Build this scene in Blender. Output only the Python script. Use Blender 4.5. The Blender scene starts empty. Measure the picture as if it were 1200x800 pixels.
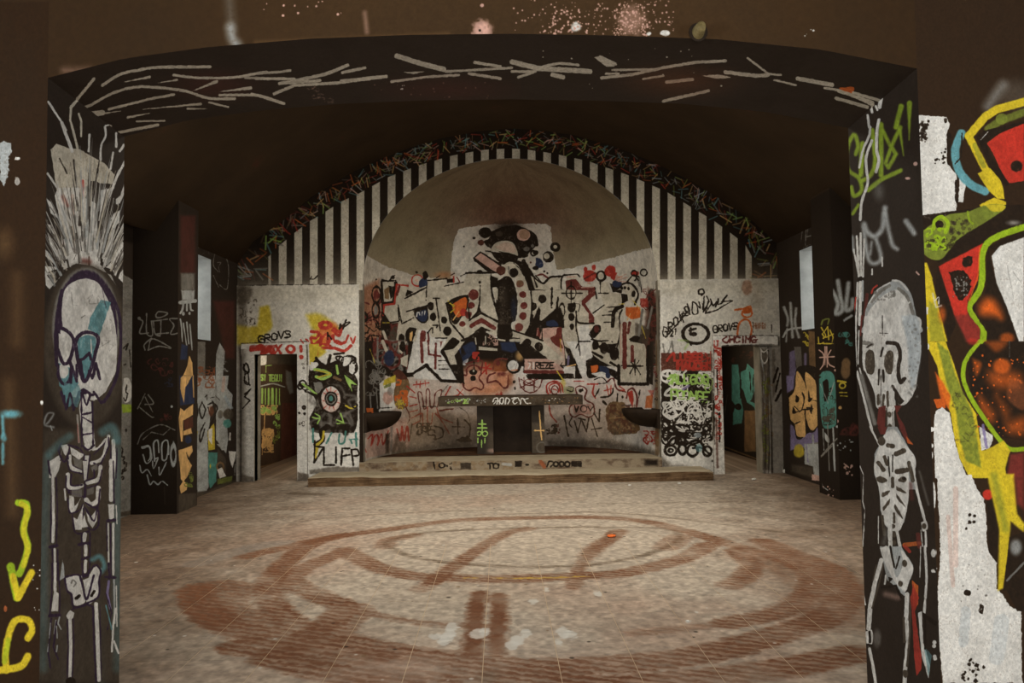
import bpy, bmesh, math, random
import numpy as np
from mathutils import Vector, Matrix

random.seed(7)
RNG = np.random.default_rng(7)
C = bpy.context.scene.collection
SC = bpy.context.scene

# ---------------------------------------------------------------- camera
FOC, EYE = 880.0, 1.6                  # focal length in pixels of the 1200 px frame, eye height in metres
YAW, PITCH, ROLL = math.radians(-0.85), math.radians(2.60), math.radians(-0.80)
cam_data = bpy.data.cameras.new('camera')
cam_data.sensor_width = 36.0
cam_data.lens = FOC / 1200.0 * 36.0
cam_data.clip_start = 0.05
cam = bpy.data.objects.new('camera', cam_data)
C.objects.link(cam)
CAM_M = Matrix.Rotation(YAW, 4, 'Z') @ Matrix.Rotation(math.pi / 2 + PITCH, 4, 'X') @ Matrix.Rotation(ROLL, 4, 'Z')
cam.matrix_world = Matrix.Translation((0, 0, EYE)) @ CAM_M
SC.camera = cam
CR = np.array(CAM_M.to_3x3())

# ---------------------------------------------------------------- world, lights, exposure
SC.view_settings.view_transform = 'Standard'
SC.view_settings.look = 'None'
SC.view_settings.exposure = 0.0
SC.view_settings.gamma = 1.0
SC.view_settings.use_curve_mapping = False
world = bpy.data.worlds.new('overcast_sky')
SC.world = world
world.use_nodes = True
world.node_tree.nodes['Background'].inputs[0].default_value = (0.86, 0.93, 1.0, 1)
world.node_tree.nodes['Background'].inputs[1].default_value = 0.3

def area(name, loc, target, sx, sy, power, col):
    d = bpy.data.lights.new(name, 'AREA')
    d.shape = 'RECTANGLE'; d.size = sx; d.size_y = sy; d.energy = power; d.color = col
    o = bpy.data.objects.new(name, d)
    o.location = loc
    o.rotation_euler = (Vector(target) - Vector(loc)).to_track_quat('-Z', 'Y').to_euler()
    C.objects.link(o)
    return o
WARM, COOL = (1.0, 0.86, 0.66), (0.88, 0.95, 1.0)
area('daylight_entrance', (0.3, -9.2, 2.1), (0.1, 6, 1.6), 3.4, 3.0, 1080, (1.0, 0.98, 0.94))
area('fill_left_nave', (-5.0, 0.4, 2.3), (1.8, 3.4, 1.5), 1.7, 1.9, 230, COOL)  # fill light added to brighten the jambs
area('fill_right_nave', (5.0, 0.4, 2.3), (-1.9, 3.4, 1.5), 1.7, 1.9, 120, COOL)  # matching fill added from the other side for the jambs
area('daylight_roof_opening', (0.13, 8.2, 5.95), (0.13, 8.3, 0.0), 2.1, 2.4, 310, (1.0, 0.92, 0.78))
area('daylight_left_transept', (-5.15, 6.05, 2.2), (-0.6, 11.0, 2.7), 2.5, 2.0, 150, (1.0, 0.95, 0.84))
area('daylight_right_transept', (5.35, 6.05, 2.2), (0.9, 11.0, 2.7), 2.5, 2.0, 150, (1.0, 0.95, 0.84))
area('daylight_left_window', (-5.2, 10.3, 2.9), (-2.5, 10.6, 1.2), 0.85, 1.3, 14, COOL)
area('daylight_right_window', (5.4, 10.3, 2.9), (2.7, 10.6, 1.2), 0.85, 1.3, 14, COOL)
area('daylight_left_passage', (-2.9, 13.5, 2.3), (-3.6, 13.6, 0.2), 0.9, 0.9, 48, WARM)
area('daylight_right_passage', (3.2, 13.5, 2.3), (3.9, 13.6, 0.2), 0.9, 0.9, 42, WARM)

# ---------------------------------------------------------------- pixel <-> place
def proj(X, Y, Z):
    d = np.stack([X, Y, Z - EYE], -1) @ CR
    z = -d[..., 2]
    ok = z > 0.05
    zz = np.where(ok, z, 1)
    return np.where(ok, 600 + FOC * d[..., 0] / zz, 1e6), np.where(ok, 400 - FOC * d[..., 1] / zz, 1e6)

def at(px, py, X=None, Y=None, Z=None):
    """the place on the plane X=, Y= or Z= that the photograph shows at this pixel"""
    d = CR @ np.array([(px - 600) / FOC, (400 - py) / FOC, -1.0])
    if X is not None: t = X / d[0]
    elif Y is not None: t = Y / d[1]
    else: t = (Z - EYE) / d[2]
    return np.array([d[0] * t, d[1] * t, EYE + d[2] * t])

# ---------------------------------------------------------------- measured layout
YF, YB, YP, YPB, YW = 3.22, 3.88, 9.15, 9.75, 11.95      # front wall, its back, pier front and back, altar wall
XL = at(143, 440, Y=YB)[0]; XR = at(1004, 440, Y=YB)[0]
PXL = at(208, 450, Y=YP)[0]; PXR = at(980, 450, Y=YP + 0.2)[0]
WXL = at(278, 450, Y=YW)[0]; WXR = at(915, 450, Y=YW)[0]
BXL, BXR = PXL - 0.55, PXR + 0.5
ARCH = [at(x, y, Y=YB)[[0, 2]] for x, y in ((148, 160), (220, 141), (300, 130), (400, 121.5), (500, 117.5), (600, 116.3),
        (700, 118), (800, 121.5), (900, 131.5), (988, 150))]
ARCH[0][0] = XL; ARCH[-1][0] = XR
VAULT = [at(x, y, Y=YW)[[0, 2]] for x, y in ((279, 311), (297, 283), (331, 259), (365, 230.6), (407, 205), (441, 188), (481, 173),
        (515, 162.6), (560, 154), (600, 150.5), (640, 153.5), (671, 158), (722, 172.5), (759, 187), (804, 209), (849, 236),
        (883, 260), (912, 287))]
VAULT[0][0] = WXL; VAULT[-1][0] = WXR
ZT = 6.2
SPR = at(600, 332, Y=YW)[2]                              # springing height of the apse
AXL, AXR = at(425, 335, Y=YW)[0], at(770.5, 331, Y=YW)[0]
AC, AA = (AXL + AXR) / 2, (AXR - AXL) / 2
AB = at(598, 185.5, Y=YW)[2] - SPR
AD = 2.3
STEP2 = 0.27

# ---------------------------------------------------------------- paint: strokes laid on the real surface of each wall
PAL = dict(k=(38, 28, 19), d=(50, 39, 30), w=(206, 202, 193), c=(188, 178, 156), h=(122, 117, 108), m=(112, 44, 36), r=(186, 48, 34),
           o=(214, 92, 28), y=(200, 174, 34), g=(140, 168, 28), e=(112, 122, 42), t=(66, 132, 120), b=(42, 50, 78), l=(150, 164, 172),
           p=(198, 152, 134), u=(54, 36, 58), v=(122, 108, 152), n=(122, 90, 54), x=(222, 168, 92), s=(160, 163, 160),
           a=(88, 142, 148), q=(150, 78, 42), j=(150, 196, 80), i=(134, 120, 88), f=(78, 66, 52), z=(92, 48, 34))
PAL = {k: np.array(v, np.float32) / 255 for k, v in PAL.items()}
FONT = dict(A='0,6 2,0 4,6|1,4 3,4', B='0,0 0,6 3,6 4,5 3,3 0,3|3,3 4,1 3,0 0,0', C='4,1 3,0 1,0 0,2 0,4 1,6 3,6 4,5', D='0,0 0,6 2,6 4,4 4,2 2,0 0,0',
            E='4,0 0,0 0,6 4,6|0,3 3,3', F='4,0 0,0 0,6|0,3 3,3', G='4,1 3,0 1,0 0,2 0,4 1,6 4,6 4,3 2,3', H='0,0 0,6|4,0 4,6|0,3 4,3', I='2,0 2,6',
            J='4,0 4,5 2,6 0,5', K='0,0 0,6|4,0 0,3 4,6', L='0,0 0,6 4,6', M='0,6 0,0 2,3 4,0 4,6', N='0,6 0,0 4,6 4,0', O='2,0 0,1 0,5 2,6 4,5 4,1 2,0',
            P='0,6 0,0 4,0 4,3 0,3', Q='2,0 0,1 0,5 2,6 4,5 4,1 2,0|2,4 4,6', R='0,6 0,0 3,0 4,2 3,3 0,3 4,6', S='4,1 3,0 1,0 0,1 1,3 3,3 4,5 3,6 0,6',
            T='0,0 4,0|2,0 2,6', U='0,0 0,5 2,6 4,5 4,0', V='0,0 2,6 4,0', W='0,0 1,6 2,2 3,6 4,0', X='0,0 4,6|4,0 0,6', Y='0,0 2,3 4,0|2,3 2,6',
            Z='0,0 4,0 0,6 4,6')
FONT['1'] = '1,1 2,0 2,6'; FONT['2'] = '0,1 2,0 4,1 4,2 0,6 4,6'; FONT['!'] = '2,0 2,4|2,5 2,6'; FONT['+'] = '2,0 2,6|0,3 4,3'
FONT['0'] = FONT['O']; FONT['3'] = '0,0 4,0 2,3 4,4 3,6 0,6'; FONT['9'] = '4,2 2,3 0,2 1,0 4,0 4,6'; FONT['-'] = '0,3 4,3'

def noise2(h, w, cell, seed=0):
    r = np.random.default_rng(seed)
    gh, gw = int(h / cell) + 3, int(w / cell) + 3
    gr = r.random((gh, gw)).astype(np.float32)
    y = np.arange(h, dtype=np.float32) / cell; x = np.arange(w, dtype=np.float32) / cell
    yi, xi = y.astype(int), x.astype(int); fy, fx = y - yi, x - xi
    fy = (fy * fy * (3 - 2 * fy))[:, None]; fx = (fx * fx * (3 - 2 * fx))[None]
    a = gr[yi][:, xi]; b = gr[yi][:, xi + 1]; c = gr[yi + 1][:, xi]; d = gr[yi + 1][:, xi + 1]
    return (a * (1 - fx) + b * fx) * (1 - fy) + (c * (1 - fx) + d * fx) * fy

def fbm(h, w, cell, seed=0, n=4):
    o = np.zeros((h, w), np.float32); amp = 1.0; tot = 0
    for k in range(n):
        if cell < 1.5: break
        o += amp * noise2(h, w, cell, seed + k); tot += amp; amp *= 0.55; cell /= 2.1
    return o / tot

def spline(P, n=7):
    P = np.asarray(P, float)
    if len(P) < 3: return P
    Q = np.vstack([2 * P[0] - P[1], P, 2 * P[-1] - P[-2]])
    out = []
    t = np.linspace(0, 1, n, endpoint=False)[:, None]
    for i in range(len(P) - 1):
        a, b, c, d = Q[i], Q[i + 1], Q[i + 2], Q[i + 3]
        out.append(0.5 * (2 * b + (c - a) * t + (2 * a - 5 * b + 4 * c - d) * t ** 2 + (3 * b - a - 3 * c + d) * t ** 3))
    out.append(P[-1:])
    return np.vstack(out)

class Canvas:
    """a paint layer on one surface: place(u, v) gives the 3D place of each texel"""
    def __init__(s, name, w, h, place, base, metric=False, rough=0.8):
        s.name, s.w, s.h, s.rough = name, w, h, rough
        u, v = np.meshgrid((np.arange(w) + .5) / w, (np.arange(h) + .5) / h)
        X, Y, Z = place(u, v)
        X, Y, Z = X + 0 * u, Y + 0 * u, Z + 0 * u
        s.U, s.V = (X, Y) if metric else proj(X, Y, Z)
        s.U = s.U.astype(np.float32); s.V = s.V.astype(np.float32)
        s.X, s.Y, s.Z = X, Y, Z
        s.metric = metric
        bs = 16; s.bs = bs
        nh, nw = -(-h // bs), -(-w // bs)
        def blk(A, f):
            P = np.pad(A, ((0, nh * bs - h), (0, nw * bs - w)), mode='edge').reshape(nh, bs, nw, bs)
            return f(f(P, 3), 1)
        s.b = [blk(s.U, np.min), blk(s.U, np.max), blk(s.V, np.min), blk(s.V, np.max)]
        sd = sum(map(ord, name))
        cell = max(2.0, w / max(1.0, np.ptp(s.U[h // 2][s.U[h // 2] < 9e5])) * (0.02 if metric else 1.4))
        s.N = (fbm(h, w, cell * 2, sd, 3) - .5) * 2
        s.N2 = (fbm(h, w, max(3, cell * .9), sd + 50, 3) - .5) * 2
        s.img = np.empty((h, w, 3), np.float32); s.img[:] = PAL[base] if isinstance(base, str) else np.array(base) / 255
        s.fr = (0, 0, 1); s.sat = .78 if 'front_wall' not in name else .95
    def box(s, x0, y0, x1, y1):
        m = (s.b[0] <= x1) & (s.b[1] >= x0) & (s.b[2] <= y1) & (s.b[3] >= y0)
        if not m.any(): return None
        r = np.where(m.any(1))[0]; c = np.where(m.any(0))[0]; k = s.bs
        return slice(r[0] * k, min(s.h, (r[-1] + 1) * k)), slice(c[0] * k, min(s.w, (c[-1] + 1) * k))
    def lay(s, sl, d, col, soft, a, rough):
        """d = signed distance to the shape's edge (negative inside)"""
        d = d + s.N[sl] * rough
        m = np.clip(0.5 - d / soft, 0, 1)
        m = m * m * (3 - 2 * m) * a
        if not s.metric:
            m = m * np.clip(1.06 - np.clip(s.N2[sl] * .6 + s.N[sl] * .4 - .12, 0, .32), 0, 1)
            col = col * (1 + .16 * s.N[sl] + .06 * s.N2[sl])[..., None]
        m = m[..., None]
        s.img[sl] = s.img[sl] * (1 - m) + col * m
    def line(s, P, w, col, soft=.7, a=1., rough=.35, taper=0):
        P = np.asarray(P, float); e = w / 2 + soft + rough
        sl = s.box(P[:, 0].min() - e, P[:, 1].min() - e, P[:, 0].max() + e, P[:, 1].max() + e)
        if sl is None: return
        u, v = s.U[sl], s.V[sl]; D = np.full(u.shape, 1e9, np.float32); n = max(1, len(P) - 1)
        if len(P) == 1: P = np.vstack([P, P])
        for i in range(len(P) - 1):
            a0, b0 = P[i], P[i + 1]; ex, ey = b0 - a0; L = ex * ex + ey * ey + 1e-9
            t = np.clip(((u - a0[0]) * ex + (v - a0[1]) * ey) / L, 0, 1)
            r = w / 2
            if taper: r = r * (1 - taper * (i + t) / n)
            D = np.minimum(D, np.hypot(u - a0[0] - t * ex, v - a0[1] - t * ey) - r)
        s.lay(sl, D, col, soft, a, rough)
    def fill(s, P, col, soft=.7, a=1., rough=.5):
        P = np.asarray(P, float); e = soft + rough
        sl = s.box(P[:, 0].min() - e, P[:, 1].min() - e, P[:, 0].max() + e, P[:, 1].max() + e)
        if sl is None: return
        u, v = s.U[sl], s.V[sl]; D = np.full(u.shape, 1e9, np.float32); ins = np.zeros(u.shape, bool)
        for i in range(len(P)):
            a0, b0 = P[i - 1], P[i]; ex, ey = b0 - a0; L = ex * ex + ey * ey + 1e-9
            t = np.clip(((u - a0[0]) * ex + (v - a0[1]) * ey) / L, 0, 1)
            D = np.minimum(D, np.hypot(u - a0[0] - t * ex, v - a0[1] - t * ey))
            if ey != 0: ins ^= ((a0[1] > v) != (b0[1] > v)) & (u < (v - a0[1]) / ey * ex + a0[0])
        s.lay(sl, np.where(ins, -D, D), col, soft, a, rough)
    def ell(s, c, r, col, w=0, soft=.7, a=1., rough=.35):
        e = max(r) + w + soft + rough
        sl = s.box(c[0] - e, c[1] - e, c[0] + e, c[1] + e)
        if sl is None: return
        rr = min(r); q = np.hypot((s.U[sl] - c[0]) / r[0], (s.V[sl] - c[1]) / r[1])
        D = (q - 1) * rr
        if w: D = np.abs(D) - w / 2
        s.lay(sl, D, col, soft, a, rough)
    def run(s, text):
        ox, oy, k = s.fr
        for ln in text.strip().split('\n'):
            for cmd in ln.split(';'):
                tk = cmd.split()
                if not tk: continue
                soft, al, rg = None, 1.0, None
                while tk[0][0] in '~%^':
                    q = float(tk[0][1:])
                    if tk[0][0] == '~': soft = q
                    elif tk[0][0] == '%': al = q
                    else: rg = q
                    tk = tk[1:]
                op = tk[0]
                if op == '@': ox, oy, k = map(float, tk[1:4]); continue
                soft = .8 if soft is None else max(.8, soft * k * 2)
                rg = (.6 if rg is None else rg * k)
                col = PAL[tk[1]]
                T = lambda q: (ox + k * float(q.split(',')[0]), oy + k * float(q.split(',')[1]))
                if op in 'lsn':
                    P = [T(q) for q in tk[3:]]
                    if op == 's': P = spline(P)
                    s.line(P, float(tk[2]) * k, col, soft, al, rg, .85 if op == 'n' else 0)
                elif op in 'fg':
                    P = [T(q) for q in tk[2:]]
                    if op == 'g': P = spline(P + P[:1])[:-1]
                    s.fill(P, col, soft, al, rg)
                elif op in 'eo':
                    w = float(tk[2]) * k if op == 'o' else 0
                    q = tk[3:] if op == 'o' else tk[2:]
                    r = [float(z) * k for z in q[1].split(',')]
                    s.ell(T(q[0]), r, col, w, soft, al, rg)
                elif op == 't':      # t col w x,y cw,ch,rise TEXT
                    w = float(tk[2]) * k; x, y = map(float, tk[3].split(','))
                    cw, ch, rise = map(float, tk[4].split(','))
                    for ch_ in tk[5]:
                        if ch_ in FONT:
                            for pl in FONT[ch_].split('|'):
                                P = [(x + (float(q.split(',')[0]) + RNG.normal(0, .13)) * cw / 4.9, y - ch + (float(q.split(',')[1]) + RNG.normal(0, .13)) * ch / 6) for q in pl.split()]
                                s.line([(ox + k * a_, oy + k * b_) for a_, b_ in P], w, col, soft, al, rg)
                        x += cw; y -= rise
                elif op == 'z':      # loose scribbles
                    w, n = float(tk[2]) * k, int(tk[3]); a0, b0 = T(tk[4]), T(tk[5])
                    sz = abs(b0[0] - a0[0]), abs(b0[1] - a0[1])
                    for _ in range(n):
                        c0 = np.array([RNG.uniform(a0[0], b0[0]), RNG.uniform(a0[1], b0[1])])
                        r = min(sz) * RNG.uniform(.12, .32)
                        t0, st = RNG.uniform(0, 6.28), RNG.choice((-1, 1)) * RNG.uniform(.8, 1.3)
                        P = [np.clip(c0 + r * RNG.uniform(.5, 1.15) * np.array([math.cos(t0 + q * st), math.sin(t0 + q * st)]) + np.array([q * r * .12, 0]), a0, b0) for q in range(RNG.integers(4, 8))]
                        s.line(spline(P, 5), w * RNG.uniform(.6, 1.2), col, soft, al, rg)
                elif op == 'p':      # spatter
                    w, n = float(tk[2]) * k, int(tk[3]); a0, b0 = T(tk[4]), T(tk[5])
                    for _ in range(n):
                        s.ell((RNG.uniform(a0[0], b0[0]), RNG.uniform(a0[1], b0[1])), (w * RNG.uniform(.3, 1),) * 2, col, 0, soft, al, rg)
        return s
    def grime(s, amt=.25, cell=60, seed=3, col=(.16, .12, .08)):
        n = fbm(s.h, s.w, cell, seed, 5)
        m = (np.clip((n - .45) * 3, 0, 1) * amt)[..., None]
        s.img = s.img * (1 - m) + np.array(col, np.float32) * m
        s.img *= (1 + (fbm(s.h, s.w, 5, seed + 9, 2) - .5) * .12)[..., None]
        return s
    def image(s):
        lum = s.img.mean(-1, keepdims=True); s.img = lum + (s.img - lum) * s.sat
        im = bpy.data.images.new(s.name, s.w, s.h)
        a = np.ones((s.h, s.w, 4), np.float32); a[..., :3] = np.clip(s.img, 0, 1)
        im.pixels.foreach_set(a.ravel()); im.update(); im.pack()
        return im

def nodes(name):
    m = bpy.data.materials.new(name); m.use_nodes = True
    nt = m.node_tree; return m, nt, nt.nodes['Principled BSDF'], nt.nodes.new, nt.links.new

def bump(nt, bs, scale, strength, dist=.01):
    n = nt.nodes.new('ShaderNodeTexNoise'); n.inputs['Scale'].default_value = scale; n.inputs['Detail'].default_value = 6
    tc = nt.nodes.new('ShaderNodeNewGeometry'); nt.links.new(tc.outputs['Position'], n.inputs['Vector'])
    b = nt.nodes.new('ShaderNodeBump'); b.inputs['Strength'].default_value = strength; b.inputs['Distance'].default_value = dist
    nt.links.new(n.outputs[0], b.inputs['Height']); nt.links.new(b.outputs[0], bs.inputs['Normal'])
    return n

def painted(cv, posmap=None, bmp=.25):
    m, nt, bs, N, L = nodes(cv.name)
    t = N('ShaderNodeTexImage'); t.image = cv.image(); t.extension = 'EXTEND'
    if posmap:
        g = N('ShaderNodeNewGeometry'); mp = N('ShaderNodeMapping'); x0, x1, y0, y1 = posmap
        mp.inputs['Location'].default_value = (-x0 / (x1 - x0), -y0 / (y1 - y0), 0)
        mp.inputs['Scale'].default_value = (1 / (x1 - x0), 1 / (y1 - y0), 1)
        L(g.outputs['Position'], mp.inputs[0]); L(mp.outputs[0], t.inputs[0])
    L(t.outputs[0], bs.inputs['Base Color'])
    bs.inputs['Roughness'].default_value = cv.rough
    bs.inputs['Specular IOR Level'].default_value = .08
    bump(nt, bs, 14, bmp)
    return m

def plaster(name, c1, c2, scale=4, rough=.85, bmp=.4, c3=None):
    m, nt, bs, N, L = nodes(name)
    n = bump(nt, bs, scale * 5, bmp)
    n2 = N('ShaderNodeTexNoise'); n2.inputs['Scale'].default_value = scale; n2.inputs['Detail'].default_value = 8; n2.inputs['Roughness'].default_value = .65
    g = N('ShaderNodeNewGeometry'); L(g.outputs['Position'], n2.inputs['Vector'])
    r = N('ShaderNodeValToRGB'); e = r.color_ramp.elements
    lin = lambda c: tuple(((x / 255 + .055) / 1.055) ** 2.4 if x > 10 else x / 255 / 12.92 for x in c) + (1,)
    e[0].position, e[0].color = .35, lin(c1); e[1].position, e[1].color = .65, lin(c2)
    if c3: q = r.color_ramp.elements.new(.74); q.color = lin(c3)
    L(n2.outputs[0], r.inputs[0]); L(r.outputs[0], bs.inputs['Base Color'])
    bs.inputs['Roughness'].default_value = rough; bs.inputs['Specular IOR Level'].default_value = .12
    return m

def plane_x(x, y0, y1, z0, z1): return lambda u, v: (x, y0 + (y1 - y0) * u, z0 + (z1 - z0) * v)
def plane_y(y, x0, x1, z0, z1): return lambda u, v: (x0 + (x1 - x0) * u, y, z0 + (z1 - z0) * v)

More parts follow.
